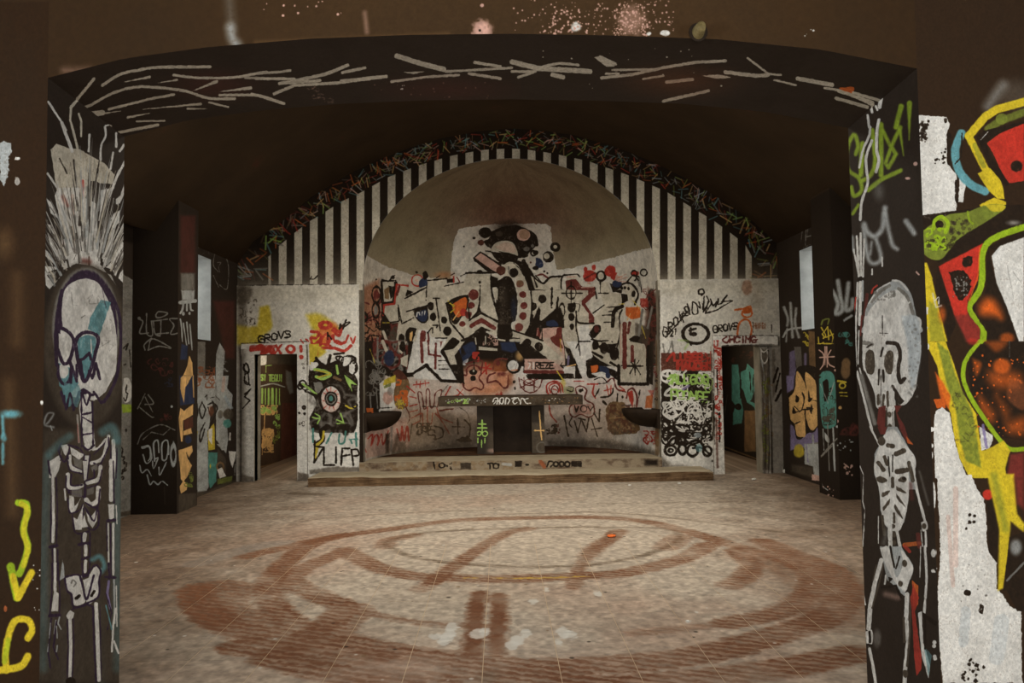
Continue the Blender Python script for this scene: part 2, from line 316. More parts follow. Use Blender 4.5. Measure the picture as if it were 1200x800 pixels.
# ---- left jamb: the skeleton with the tall white hair
JZ = 3.0
jamb_left = Canvas('paint_jamb_left', 420, 1700, plane_x(XL, YF, YB, 0, JZ), 'd', rough=.85).grime(.35, 90, 1).run('''
@ 40 100 .175
~60 %.5 l l 60 120,2500 100,3000 90,3600 ; ~50 %.45 l l 50 560,2500 555,3000 560,3500 ; ~40 %.4 l l 50 330,2400 340,3000 ; ~50 %.4 l l 40 200,3500 210,4000 ; ~40 %.35 l a 40 430,3400 450,4000
~30 %.8 f f 0,4000 60,2300 640,2300 640,4000 ; ~30 %.35 l a 60 90,2500 60,3100 60,3900 ; ~30 %.35 l a 60 560,2400 560,3900
f c 110,430 150,390 230,420 300,425 430,500 470,520 540,600 530,660 440,655 410,640 380,640 330,800 260,900 150,700 130,560
l w 14 95,110 180,240 215,300 ; l w 22 185,250 255,440 ; l c 18 390,0 330,60 270,120 245,150 ; l c 16 248,140 240,230 262,300 290,420
l c 14 300,190 315,240 315,340 ; l w 14 370,330 365,440 ; l w 12 480,270 500,265 ; s w 14 475,280 480,340 450,400 445,500 ; l w 14 530,450 510,560
s w 18 620,490 560,600 520,700 480,800 ; l w 16 600,400 575,440 ; l w 14 550,320 550,410 ; n w 22 620,640 560,800 ; l w 14 90,590 150,680
l r 22 325,640 325,760 ; l r 24 190,730 215,800 ; l d 12 435,510 415,640 ; l d 10 170,490 220,590 ; l d 12 265,500 285,680
@ 40 220 .15
f w 185,0 400,0 400,80 480,120 500,360 520,600 640,760 600,680 450,610 330,590 230,640 215,420 200,250 160,60
f w 95,80 130,110 190,240 130,200 ; f w 100,280 130,290 200,400 150,360 ; f w 105,350 130,370 240,560 290,620 200,620 130,470 ; f w 85,480 180,580 200,640 150,590 90,530
f w 80,610 190,620 160,680 100,680 150,760 200,700 120,790 90,760 ; f w 520,20 600,0 560,180 530,260 510,330 ; f w 640,90 715,20 670,120 640,130 ; f w 620,200 670,175 665,270 610,330 530,500 510,420
f w 715,240 700,350 600,530 580,510 ; f w 530,560 600,500 700,430 700,530 660,600 640,700 610,640 560,620 ; f w 700,600 715,760 650,700 ; f w 600,540 690,420 715,440 640,620
l d 8 125,150 160,200 ; l d 14 115,660 190,640 210,600 ; l d 10 130,500 190,580 ; l d 7 230,190 280,420 310,500 ; l d 6 260,180 330,450 ; l d 6 320,30 340,180 ; s d 6 330,350 330,500 310,560
l d 8 375,340 360,400 370,490 ; l d 8 430,200 440,260 ; l d 9 460,360 460,480 ; l d 7 400,260 400,480 ; l d 7 490,120 460,40 ; l d 10 580,360 540,460 ; l d 9 650,290 590,400 ; l d 8 660,560 620,640 ; l d 9 545,520 520,600
l d 8 530,360 570,280 600,250 ; l d 8 385,0 370,90 ; l d 8 430,0 410,200 ; l d 9 640,600 700,480 ; l d 9 565,610 620,560
%.7 l p 26 300,60 310,400 ; %.7 l p 20 350,90 360,300 ; %.6 l p 20 220,300 240,520 ; ~16 l r 22 225,70 255,140 ; ~16 %.8 l r 20 375,0 375,60 ; ~20 %.8 l m 40 385,570 430,580 ; l z 14 430,540 430,600
%.6 l h 8 280,120 330,380 ; %.6 l h 8 500,180 480,400 ; %.6 l h 8 420,300 430,560
@ 40 300 .15
~26 %.9 e f 405,700 330,640 ; ~10 e h 405,560 265,470 ; ~6 e u 405,560 245,450
e w 405,600 198,425 ; f w 210,560 600,560 640,700 640,900 560,1060 470,1130 300,1100 180,900
g w 215,420 240,260 330,190 420,180 500,210 560,310 610,430 645,640 640,860 590,1000 520,1070 470,1120 300,1000 210,700
f a 520,340 600,360 510,620 420,570 440,480 ; %.5 l u 6 530,240 560,400 ; %.6 l h 5 290,280 300,380 340,385 ; %.6 s h 4 380,290 400,340 460,300 430,370 540,360 ; %.6 t h 4 500,370 60,60,0 N ; %.5 o h 4 590,540 25,45 ; %.6 l h 5 500,720 600,660 530,660 530,700 ; %.6 s h 4 590,690 620,700 590,740 ; l h 4 370,480 400,460
@ 40 340 .175
g a 290,330 350,300 410,320 410,420 370,560 340,610 300,500 ; f a 150,480 240,520 300,620 240,700 170,640 ; l a 40 200,620 230,760
g w 165,290 240,310 240,420 210,480 170,450 ; e w 195,540 35,50 ; l w 8 380,330 385,420
s u 22 185,0 170,100 180,240 ; s u 24 150,500 145,280 185,255 250,300 265,370 240,460 215,490 190,480 160,400 ; s u 24 290,460 280,340 330,285 400,290 430,330 410,420 370,560 340,610 320,580 295,480
s u 20 160,500 165,580 200,630 235,600 250,520 240,480 ; l u 18 245,620 255,510 285,610 285,500 ; l u 20 290,470 330,460 370,420 380,460 ; l u 20 310,480 330,600 ; l u 18 370,540 390,590 410,500 ; l u 18 400,560 415,490 440,595
s u 22 500,0 560,130 580,280 575,440 545,600 480,730 450,750 ; l u 16 400,680 450,755
l u 18 180,680 215,790 240,690 265,800 300,680 ; l u 20 300,690 330,665 370,690 ; s u 16 310,700 330,780 360,760 370,690 320,690 ; l u 16 380,700 400,700
@ 40 420 .175
f w 300,320 320,240 380,290 390,380 410,600 370,620 340,600 310,430 ; %.7 f a 200,160 300,180 320,240 290,330 240,300 200,220
s u 13 200,250 215,340 240,230 265,330 ; l u 12 315,230 320,590 ; l u 12 390,290 395,580 ; l u 14 320,375 390,360 ; l u 11 320,390 390,430 ; l u 14 325,510 390,500 ; s u 14 320,580 360,610 400,580 ; s u 12 325,240 350,310 375,240
%.6 l w 14 290,380 300,560 ; %.4 l r 8 290,440 300,560
f w 100,690 180,640 190,600 160,740 130,800 100,800 ; s u 13 180,570 165,620 200,690 230,640 240,600 ; g w 180,580 230,580 210,650 ; s u 13 230,580 300,600 330,640 ; f w 240,590 310,630 340,640 300,680 250,640
s u 12 230,660 240,700 300,740 340,750 ; l w 16 240,650 245,720 300,750 ; f w 340,650 370,650 350,780 335,800 ; l u 10 335,640 330,800 ; l u 10 375,640 355,800
l w 16 395,610 430,600 480,540 ; l u 10 400,640 480,560 500,520 ; s w 24 385,700 440,680 470,640 500,520 ; l u 12 400,700 440,720 500,590 500,530 ; l w 26 530,550 535,680 525,800 ; l u 8 515,580 510,800 ; l u 8 555,600 550,800
%.8 f h 260,660 320,680 320,740 270,720 ; %.8 f h 380,730 420,700 430,740 390,760 ; ~20 %.5 l a 50 240,520 180,560 100,640 ; ~20 %.6 s a 60 460,490 520,460 555,540 ; ~10 s s 8 130,460 70,440 90,370 130,370 100,420 80,440 ; l s 6 110,450 120,480
@ 40 540 .175
f w 100,0 180,0 165,60 140,110 115,100 ; s u 12 95,0 105,80 120,120 115,300 115,540 ; l w 20 125,100 130,400 125,540 ; l u 9 148,110 155,300 150,560 ; l u 22 105,575 155,565 ; l w 15 138,590 140,800 ; l u 9 122,590 125,800 ; l u 9 158,590 158,800
s w 22 235,0 260,60 310,70 ; s u 10 225,0 240,60 320,85 ; l u 16 345,0 340,260 ; f w 325,0 360,0 350,130 335,130 ; s w 26 225,90 230,170 280,180 320,165 ; s u 12 250,90 250,160 320,160 ; s u 9 215,100 220,190 300,195
s w 28 445,40 430,120 360,145 ; s u 12 400,60 400,110 350,130 ; s u 10 455,60 430,150 360,180 ; l w 12 205,190 210,260
g w 235,230 265,240 270,300 300,270 310,250 270,340 235,330 ; s u 11 230,210 330,240 ; s u 10 225,250 240,345 300,330 330,290 ; f w 260,375 290,390 330,290 320,460 270,460 ; s u 11 255,360 280,480 370,470
s w 32 430,180 425,260 380,290 350,260 ; s u 12 440,190 430,290 400,310 345,280 ; f w 345,310 380,375 430,310 420,400 390,450 360,400 ; s u 12 340,310 400,400 425,310 ; s u 12 330,320 335,400 380,460 430,430 430,330 ; f w 335,360 360,440 310,450
l w 26 340,490 335,530 ; l u 20 300,560 365,550 ; l w 24 345,570 345,630 ; l u 16 320,660 365,640 ; l w 22 345,670 340,740 ; l u 16 315,770 360,760 ; l u 9 375,480 370,740 ; l u 8 318,490 325,760 ; %.7 f h 250,190 320,190 320,240 250,240 ; %.7 f h 355,190 400,170 400,220 355,230
l w 26 515,0 515,260 ; f w 495,290 535,290 535,380 505,400 ; l u 9 530,0 535,280 ; l u 18 490,400 545,395 ; l w 15 530,420 530,760 ; l w 10 495,420 500,720 ; l u 9 512,420 515,780 ; l u 8 485,420 490,600 ; ~14 %.9 s a 30 390,660 440,640 470,700 450,740
f s 170,800 190,660 200,700 205,780 ; l w 8 550,300 555,420 ; f w 220,770 320,770 320,800 210,800 ; f w 370,760 400,710 450,720 440,800 370,800
@ 40 660 .175
l w 20 140,0 140,180 ; f w 135,180 165,200 160,320 115,320 ; l u 9 120,0 118,200 105,340 ; l u 9 160,0 172,220 170,340 ; l u 22 105,350 170,345
g w 210,90 290,80 320,120 330,200 340,260 270,280 250,200 215,170 ; g w 370,80 410,20 440,50 430,200 400,250 360,270 340,200 ; f w 325,110 390,90 355,230 ; s u 14 205,100 220,180 250,210 265,290 340,280 ; s u 14 210,90 290,75 315,110 350,240 400,80 ; s u 13 365,60 410,10 445,50 435,110 430,220 350,270
s h 9 250,130 260,110 280,130 265,155 ; l k 20 280,235 305,215 ; l k 18 385,215 405,185 ; l u 12 250,310 350,270 390,290 ; l u 14 320,0 330,90 360,80 370,40
f w 215,350 240,310 270,330 260,370 225,370 ; l w 22 240,360 245,560 240,760 ; l u 10 222,380 228,560 222,770 ; l u 9 262,370 265,560 255,760 ; e k 245,790 35,30 ; l w 26 415,270 425,520 435,780 ; l u 13 395,290 400,500 415,790 ; l u 8 440,280 450,780
l s 10 170,360 160,400 180,440 ; l s 8 145,380 135,470 ; l u 12 115,370 95,600 110,700 ; l u 12 150,390 130,560 160,640 ; l s 6 150,420 155,500 ; l s 6 110,400 100,500 ; l s 7 95,540 90,590 ; l s 7 155,550 150,590
l u 13 500,0 505,100 ; l u 18 480,90 545,95 ; l v 16 500,120 490,200 510,300 ; l s 12 535,110 540,400 ; l w 8 550,150 555,420 ; l w 14 545,300 530,420 520,590 ; l w 14 535,520 565,600 ; l u 7 480,200 520,330 490,440 ; l a 8 480,280 520,440
''').grime(.16, 40, 5)

# finer brush strokes in the hair, fanned out from the skull, and the misty glow round the bones
def hair(cv, cols, n, seed):
    r = np.random.default_rng(seed)
    for _ in range(n):
        t = r.uniform(-1, 1); x0 = 101 + t * 34; y0 = 312 + t * t * 30 - r.uniform(0, 20)
        L_ = r.uniform(25, 75) * (1.25 - abs(t) * .75) ; dx = t * r.uniform(.35, .8)
        x0 += dx * 8; y0 -= r.uniform(0, 70) * (1 - abs(t) * .6)
        P = spline([(x0, y0), (x0 + dx * L_ * .5 + r.normal(0, 1.2), y0 - L_ * .5), (x0 + dx * L_, y0 - L_)], 4)
        cv.line(P, r.uniform(1.2, 3.4), PAL[cols[r.integers(len(cols))]], .9, r.uniform(.55, .95), .4, .8)
_keep = jamb_left.img.copy()
hair(jamb_left, 'wwshdhcd', 210, 5)
m_ = (((jamb_left.U - 101) / 38) ** 2 + ((jamb_left.V - 385) / 78) ** 2 < 1)[..., None]
jamb_left.img = np.where(m_ | (jamb_left.V[..., None] > 345), _keep, jamb_left.img)

# ---- right jamb: the skeleton with a raised arm
jamb_right = Canvas('paint_jamb_right', 420, 1700, plane_x(XR, YF, YB, 0, JZ), 'd', rough=.85).grime(.35, 90, 2).run('''
@ 980 100 .175
~9 s g 26 130,460 145,400 120,330 85,390 70,480 85,570 150,620 170,700 120,740 100,680 ; ~9 l g 34 175,390 165,600 ; ~9 s g 30 170,640 230,600 260,500 240,300 ; ~9 l g 32 300,260 300,600 ; ~9 l g 26 310,300 360,400 400,460 350,550 330,520 380,380 430,280 ; ~9 l g 34 435,140 400,280
~8 n g 26 425,290 450,470 ; ~8 n g 34 490,120 488,365 ; ~8 l g 30 215,700 300,630 430,570 ; ~8 l g 20 150,800 110,860
l w 16 210,200 220,280 ; s w 16 228,280 220,340 180,430 155,550 ; s w 18 238,370 200,480 205,580 210,660 170,780 160,900 ; s w 20 285,230 270,320 272,440 285,500 265,580 ; l w 26 300,90 290,145 ; l w 18 230,110 240,180 ; l w 14 265,140 275,165 ; ~30 %.4 e s 285,710 30,50
e p 530,525 14,14 ; e p 478,622 16,10
@ 990 240 .175
~16 s s 34 130,130 150,180 200,210 250,160 265,60 270,20 ; ~16 s s 26 270,60 300,200 320,270 350,295 ; ~16 s s 26 125,150 150,330 180,390 230,380 240,330 210,230 ; ~14 l s 14 180,250 170,330 ; ~14 l s 34 410,110 465,190 ; ~16 l s 30 45,220 50,300 ; l w 8 105,0 108,60 ; l w 10 250,350 250,410 ; l w 12 183,430 183,465 ; l p 12 480,450 495,465
l w 16 80,210 95,480 ; l w 16 105,190 110,470 ; l w 12 130,230 122,480 ; l w 12 60,300 95,480 ; e k 103,498 18,16 ; l w 10 85,520 75,800 ; l w 22 105,520 100,800 ; l s 14 120,510 118,640 ; s r 12 215,540 190,560 180,590 ; %.8 l m 20 150,600 130,760 ; l r 10 75,620 60,720
g s 130,800 140,700 180,620 240,560 300,520 340,500 390,520 430,570 460,650 480,760 500,860 130,860 ; g w 140,860 150,740 200,660 280,590 360,570 420,620 460,720 470,860 ; s h 20 180,650 240,580 300,540 ; s h 22 360,560 420,620 460,740 ; s w 9 160,660 220,570 300,520 ; s w 10 320,505 370,515 420,570 ; ^6 %.7 p h 10 50 200,580 340,640 ; l k 6 250,740 255,860 ; l w 12 400,680 435,650
@ 990 370 .175
g w 130,0 480,0 505,120 510,250 490,380 470,500 420,580 370,600 340,560 330,640 220,620 200,520 150,400 120,330 120,150
~12 %.6 g l 380,0 480,0 505,120 505,300 460,480 430,400 420,200 ; ^5 %.5 p h 10 40 420,40 500,560 ; l k 7 252,0 252,130 ; l k 6 235,115 290,118 ; s h 30 130,180 180,190 ; l d 14 150,210 180,190
g f 140,250 165,225 195,250 200,340 185,390 150,380 135,310 ; g f 265,270 290,235 325,245 325,340 310,390 280,380 262,330 ; s d 26 285,180 350,190 370,260 360,330 360,400 375,445 400,420 ; l d 14 240,270 255,215 ; l d 12 230,360 225,460 ; l d 16 258,365 260,440 ; l d 5 242,400 240,620
l f 18 225,530 225,590 ; l f 16 262,530 255,600 ; l f 18 285,510 290,610 ; l d 20 320,470 375,560 ; f d 330,500 400,570 370,600 335,560
f m 225,610 275,600 270,740 240,760 215,720 ; f m 330,600 385,600 350,650 400,740 430,830 370,760 ; l w 34 300,620 305,800 ; e f 298,660 16,20 ; e f 302,740 14,18 ; l w 8 325,620 330,780 ; l f 10 280,620 280,780
l w 9 75,0 75,340 ; l w 8 95,100 88,330 ; l m 12 115,0 105,130 ; l w 16 80,370 130,560 180,760 ; l w 8 100,350 150,560 ; ~10 l h 26 110,400 150,540 200,720 ; l k 10 88,330 75,380
@ 990 500 .175
f s 200,180 290,0 350,0 440,160 470,260 480,420 430,420 410,560 370,660 280,660 240,560 230,400 200,320
g w 205,200 260,60 330,20 400,110 470,200 470,280 430,270 430,440 400,620 350,700 260,640 230,420 195,290
f m 220,0 280,0 270,50 240,50 ; f m 360,0 400,40 460,120 420,110 ; %.9 f o 410,60 460,120 420,110 ; l w 12 170,0 230,120
e f 245,95 26,30 ; l f 30 290,125 320,130 ; l f 34 345,180 395,160 ; l f 24 265,200 285,250 ; l f 26 225,240 260,290 ; l k 10 320,190 320,300 ; l k 8 292,200 300,330 ; l f 34 350,300 415,290
g f 210,340 240,330 285,355 260,375 220,365 ; g f 355,350 390,330 415,350 400,370 360,365 ; e k 395,345 14,12 ; g f 250,440 300,425 290,450 250,470 ; g f 255,540 300,480 300,510 260,560 ; g f 340,390 400,430 410,445 350,425 ; g f 345,445 400,520 405,540 350,480 ; g f 335,510 380,590 385,615 335,550 ; l f 22 320,345 320,400 ; l f 16 330,580 330,640 ; e f 320,665 18,16 ; e f 330,720 16,22 ; e f 328,775 16,18
l w 30 300,600 305,800 ; l w 20 350,700 370,800 ; l w 16 455,200 465,330 500,500 540,640 ; l w 18 480,420 530,600 ; g w 510,640 545,630 555,680 520,700 ; l w 14 540,700 545,800 ; l w 7 510,690 520,800 ; e f 530,665 16,20 ; ~14 %.6 l m 22 440,380 450,480 ; l w 6 225,600 225,780 ; l f 26 430,240 455,360 ; l f 20 250,600 265,720 ; l w 5 100,260 125,320 120,500 135,560 120,800 ; ~20 %.35 l s 26 300,640 260,780 ; ~10 %.6 l h 12 500,300 560,520
%.8 l o 30 400,790 500,780 ; %.8 l m 30 490,720 500,800
@ 990 640 .2
f s 205,0 330,0 400,110 400,150 350,270 250,200 ; g w 205,10 260,10 300,180 340,100 330,20 400,120 380,200 350,270 300,220 240,110 ; l k 12 265,0 290,120 ; l k 10 320,60 300,130 ; e f 350,100 16,22 ; e f 325,220 14,18 ; g k 255,180 280,190 260,210 ; l w 10 240,170 235,220
l w 26 215,80 180,200 150,340 140,480 ; l f 10 225,110 195,240 160,360 ; l f 8 185,110 165,200 ; g w 120,500 160,490 160,570 130,580 ; l k 14 145,500 148,560 ; l k 14 125,575 155,580 ; l w 18 145,600 165,700 180,800 ; l s 20 290,220 350,280 ; l w 24 365,280 360,420 370,560 355,700 350,800 ; l f 14 345,420 350,560 ; l f 12 385,300 380,520 365,700 ; e f 355,745 16,24 ; ~10 %.6 e h 190,540 22,50 ; ~16 %.5 l p 30 240,280 310,300 ; l k 14 220,240 300,230 330,300
l w 14 470,0 480,180 465,390 ; l w 6 445,0 440,180 ; l k 26 440,390 530,450 ; f w 430,390 450,380 460,560 500,700 490,770 450,640 440,540 ; %.6 f a 460,580 510,640 490,760 ; l k 10 470,420 470,600
^4 f o 395,200 430,230 430,340 400,370 ; ^4 %.9 f r 400,220 435,300 410,380 430,520 450,640 450,720 420,760 405,640 400,480 385,300 ; %.8 l r 20 350,0 380,30
^3 p w 12 7 515,0 530,780 ; l w 12 95,230 120,340 ; l w 8 100,340 105,460 ; e w 520,40 14,24
''').grime(.16, 40, 6)

# ---- wall right of the arch: the big mural
front_right = Canvas('paint_front_wall_right', 560, 1900, plane_y(YF, XR - .02, XR + .75, 0, 3.3), (48, 33, 20), rough=.85).grime(.3, 120, 3).run('''
@ 1060 100 .175
~40 %.5 s s 60 660,0 600,80 560,140 ; ~60 %.3 e h 740,60 120,90
^6 f w 85,200 280,210 305,260 280,330 285,520 350,600 350,800 340,900 100,900 95,560 85,400 ; ^10 %.8 p k 14 40 90,240 150,390 ; ^6 p k 10 14 200,420 280,560 ; e k 160,240 10,10 ; e k 275,235 12,18
^6 f w 370,600 420,620 390,780 360,780 ; l k 26 300,330 300,520 ; ^6 l k 20 345,640 350,780 ; e w 70,525 16,12
~6 s a 55 380,320 340,430 360,560 440,660 540,710 ; l k 10 385,320 380,480 340,525
~5 l y 55 800,110 620,160 540,210 430,340 ; ~8 %.8 l e 50 800,180 640,240 560,290 ; %.8 e e 650,225 40,38 ; ~5 l y 50 430,340 500,480 560,600 ; %.5 l e 30 470,400 530,540 ; ~4 f y 490,590 560,550 620,580 660,680 670,760 620,760 560,700 ; ~4 f y 500,800 600,750 680,780 680,860 520,830
f k 480,340 540,300 800,240 800,260 550,380 560,430 700,660 680,680 580,560 ; f r 550,385 640,320 800,255 800,640 700,655 640,560 590,450 ; ~6 e k 750,540 40,38 ; l w 4 510,365 560,310
@ 1060 240 .2
f k 100,60 560,0 700,0 700,110 480,240 200,340 130,300 ; ~4 g e 110,150 150,120 250,60 370,40 480,0 580,0 580,30 460,110 330,190 260,270 210,320 150,315 95,260 95,200 ; ~4 %.8 g y 470,0 580,0 580,30 520,40 ; ^5 %.6 p k 16 30 130,190 360,260 ; ^5 %.5 p d 14 30 270,80 380,180 ; %.7 s g 12 370,40 380,90 400,110
s g 22 170,140 180,90 220,70 255,110 240,160 ; e k 205,115 24,24 ; ^8 z g 14 10 120,140 240,260
~4 f y 100,335 130,340 160,420 190,560 250,800 130,800 110,600 105,420 ; ~6 %.5 f e 140,560 190,600 240,800 150,800
f k 190,360 260,330 300,700 260,800 240,700 180,480
~5 f r 200,360 460,225 440,300 430,440 370,560 370,640 440,720 440,800 370,800 290,640 ; %.7 ~10 f m 380,640 450,740 440,800 360,800 290,650
^6 g k 340,310 390,300 395,350 360,365 340,350 ; ^10 g k 265,400 330,380 385,430 380,500 330,560 290,510 ; ^5 p h 5 40 280,420 370,540 ; ~8 l w 6 165,520 185,600 215,590 ; s w 5 180,560 200,540 200,580
~4 s g 38 700,130 580,170 490,220 455,300 455,420 440,500 390,580 400,640 460,720 460,800 ; ~3 %.7 l o 8 440,250 430,420 380,560 ; f k 490,250 600,190 700,150 700,220 560,280 ; g k 490,240 520,400 560,500 640,640 680,800 500,800 480,740 420,650 400,590 470,520 480,400
~4 f w 510,300 560,240 700,190 700,800 670,800 600,600 540,460 ; %.4 l h 4 600,350 640,550 ; %.5 l h 4 635,390 700,480
~40 g o 440,590 480,550 530,570 570,660 530,650 450,640 ; ~16 %.7 e o 220,640 20,40 ; ^6 f w 105,600 140,600 135,640 110,650 ; e w 122,720 14,14 ; ~14 %.6 e o 600,780 40,30 ; ~14 %.6 e w 640,105 26,10
@ 1060 400 .2
~4 f y 120,0 240,0 290,130 340,300 420,420 440,560 470,700 480,800 380,800 320,680 290,560 270,420 220,300 190,140
~8 %.9 f e 190,0 260,60 300,200 400,420 430,600 450,740 360,700 320,560 300,400 250,260 ; ^6 %.4 z d 6 10 280,300 440,600
~8 %.9 f o 180,180 220,230 270,320 260,400 210,330 ; ^5 %.9 f o 170,340 230,330 240,390 190,390
^5 f w 180,410 220,385 265,420 290,560 320,680 370,800 180,800 175,640 170,500 ; e w 125,30 20,22 ; e w 158,515 20,14 ; e w 158,610 12,14 ; e w 155,670 12,26
f k 400,60 470,0 700,0 700,580 560,560 460,440 390,300 370,150 ; ~16 %.8 e o 570,145 50,44 ; ~50 %.7 g o 500,180 660,190 660,260 560,270 500,230 ; ~16 %.6 g o 400,100 450,130 420,200 ; ~40 %.7 g o 440,320 520,420 510,470 450,400 ; ~50 %.7 g o 600,480 700,450 700,530 620,530 ; ~50 %.6 g o 540,320 600,400 590,440 ; ~20 %.5 g o 470,0 600,0 540,60 ; ^9 p o 5 90 400,80 700,560 ; ~10 %.5 g q 620,220 700,240 700,400 600,330
~3 s g 26 440,0 370,90 345,160 350,240 400,350 480,470 560,580 620,630 700,630 ; ^6 f w 440,500 470,520 520,550 515,590 490,630 450,640 ; %.8 l v 16 460,490 480,620
~5 f y 450,640 490,630 580,580 620,640 590,740 600,800 470,800 ; ~14 f m 620,660 700,650 700,800 600,800 ; ~10 %.6 e r 400,0 30,20 ; %.4 l s 3 615,0 615,90
@ 1060 560 .3
^5 f w 126,-14 262,-14 282,40 310,80 320,180 325,280 360,330 360,430 380,450 410,500 455,520 460,800 150,800 130,600 130,420 140,300 135,150 ; %.4 l p 20 200,40 200,340 ; %.4 l p 16 170,150 190,420 ; %.25 l l 60 380,560 360,700 ; %.3 l l 40 240,520 230,640
f k 320,60 360,40 370,200 360,330 330,290 ; ~4 e r 325,65 20,20 ; ~6 f y 322,-16 428,-16 440,140 470,180 465,210 415,170 405,300 385,430 365,440 370,200 ; ~14 %.6 l e 26 350,-10 395,200 ; ~14 f m 430,0 467,0 467,120 440,100 ; f k 410,230 467,210 467,520 440,520 400,440 385,440 ; ~10 %.7 e s 435,270 22,30 ; %.5 l s 8 400,400 467,330
^2 p k 7 8 235,120 280,200 ; e k 245,448 14,12 ; g k 295,490 310,500 305,530 290,520 ; ^6 p k 8 22 225,700 310,800 ; ^6 p h 4 16 220,300 320,560
^2 p w 8 6 108,0 128,800 ; e w 112,70 10,55 ; e w 115,290 9,16
''').grime(.1, 50, 7)

# ---- wall left of the arch
front_left = Canvas('paint_front_wall_left', 420, 1500, plane_y(YF, XL - .65, XL + .02, 0, 3.3), (45, 29, 15), rough=.85).grime(.35, 120, 4).run('''
@ 0 100 .25
^8 f s 0,270 20,260 50,270 60,310 40,330 40,400 20,480 0,440 ; ^4 e w 80,342 12,8 ; ^6 %.7 e w 80,450 14,18
~40 %.4 e n 20,740 40,60 ; ~50 %.35 l n 40 80,900 80,1200 ; ~50 %.4 l n 36 40,1400 60,2000
@ 0 400 .25
~12 e a 50,340 44,18 ; ~8 l a 14 12,350 14,440 ; ~8 e a 16,450 14,20 ; ~8 l a 14 14,480 12,570 ; e w 196,287 8,12 ; s w 6 210,390 215,330 250,345 225,370 245,400 ; l w 5 230,390 240,410 ; l w 5 245,420 260,445
@ 0 600 .25
~5 s g 32 85,-45 120,-40 128,0 110,80 130,160 110,240 90,290 ; ~5 %.7 s y 26 100,-40 128,-10 110,90 130,170 110,250 ; ~5 l g 38 50,255 80,400 ; ~5 l y 30 60,300 85,400 ; ~5 l y 32 148,282 85,400
~5 s y 32 130,590 150,550 130,505 70,510 40,580 25,660 30,740 ; ~5 s y 34 130,675 100,720 40,735 0,740 ; ~5 %.6 l g 26 40,600 20,700 ; ^4 p w 4 14 150,240 200,460 ; ^4 e q 25,450 8,16
''').grime(.1, 50, 8)

# ---- wall above the arch: overspray, with light falloff painted in as a paler middle
front_top = Canvas('paint_front_wall_top', 1600, 480, plane_y(YF, -2.75, 2.75, 2.75, 4.4), (50, 34, 18), rough=.85).grime(.35, 120, 9).run('''
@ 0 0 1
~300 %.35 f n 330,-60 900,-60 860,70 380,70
@ 0 0 .25
~30 %.9 s s 34 1080,130 1090,180 1110,210 ; ~40 %.4 l s 20 1075,0 1085,120 ; e p 712,278 34,18 ; ~10 e r 120,50 7,5 ; ~30 %.4 l p 20 300,330 420,330
@ 300 0 .25
~10 e p 1060,140 34,38 ; ^20 ~14 %.7 e p 1058,145 48,50 ; e k 1050,143 5,5 ; e p 1060,25 8,8 ; p p 7 12 10,0 400,90 ; ~14 %.5 l p 16 510,60 520,150 ; ~10 %.6 e p 60,228 26,10 ; ~20 %.5 l n 10 0,200 500,180 900,160
@ 600 0 .25
^8 ~8 e w 300,125 22,22 ; ^20 ~30 %.5 e p 560,100 60,70 ; p p 5 150 470,20 640,170 ; p p 4 120 380,0 760,160 ; p p 5 90 140,30 360,160 ; p p 4 40 0,0 400,160 ; e w 718,155 24,14 ; e w 642,158 10,8 ; e p 200,160 8,8 ; e w 812,205 14,10
@ 900 0 .25
p w 4 4 40,60 240,180 ; ~10 %.5 e p 730,20 10,10 ; ~10 %.4 e q 895,180 12,60 ; ~60 %.35 s s 60 1100,340 1060,440 1030,500
''')

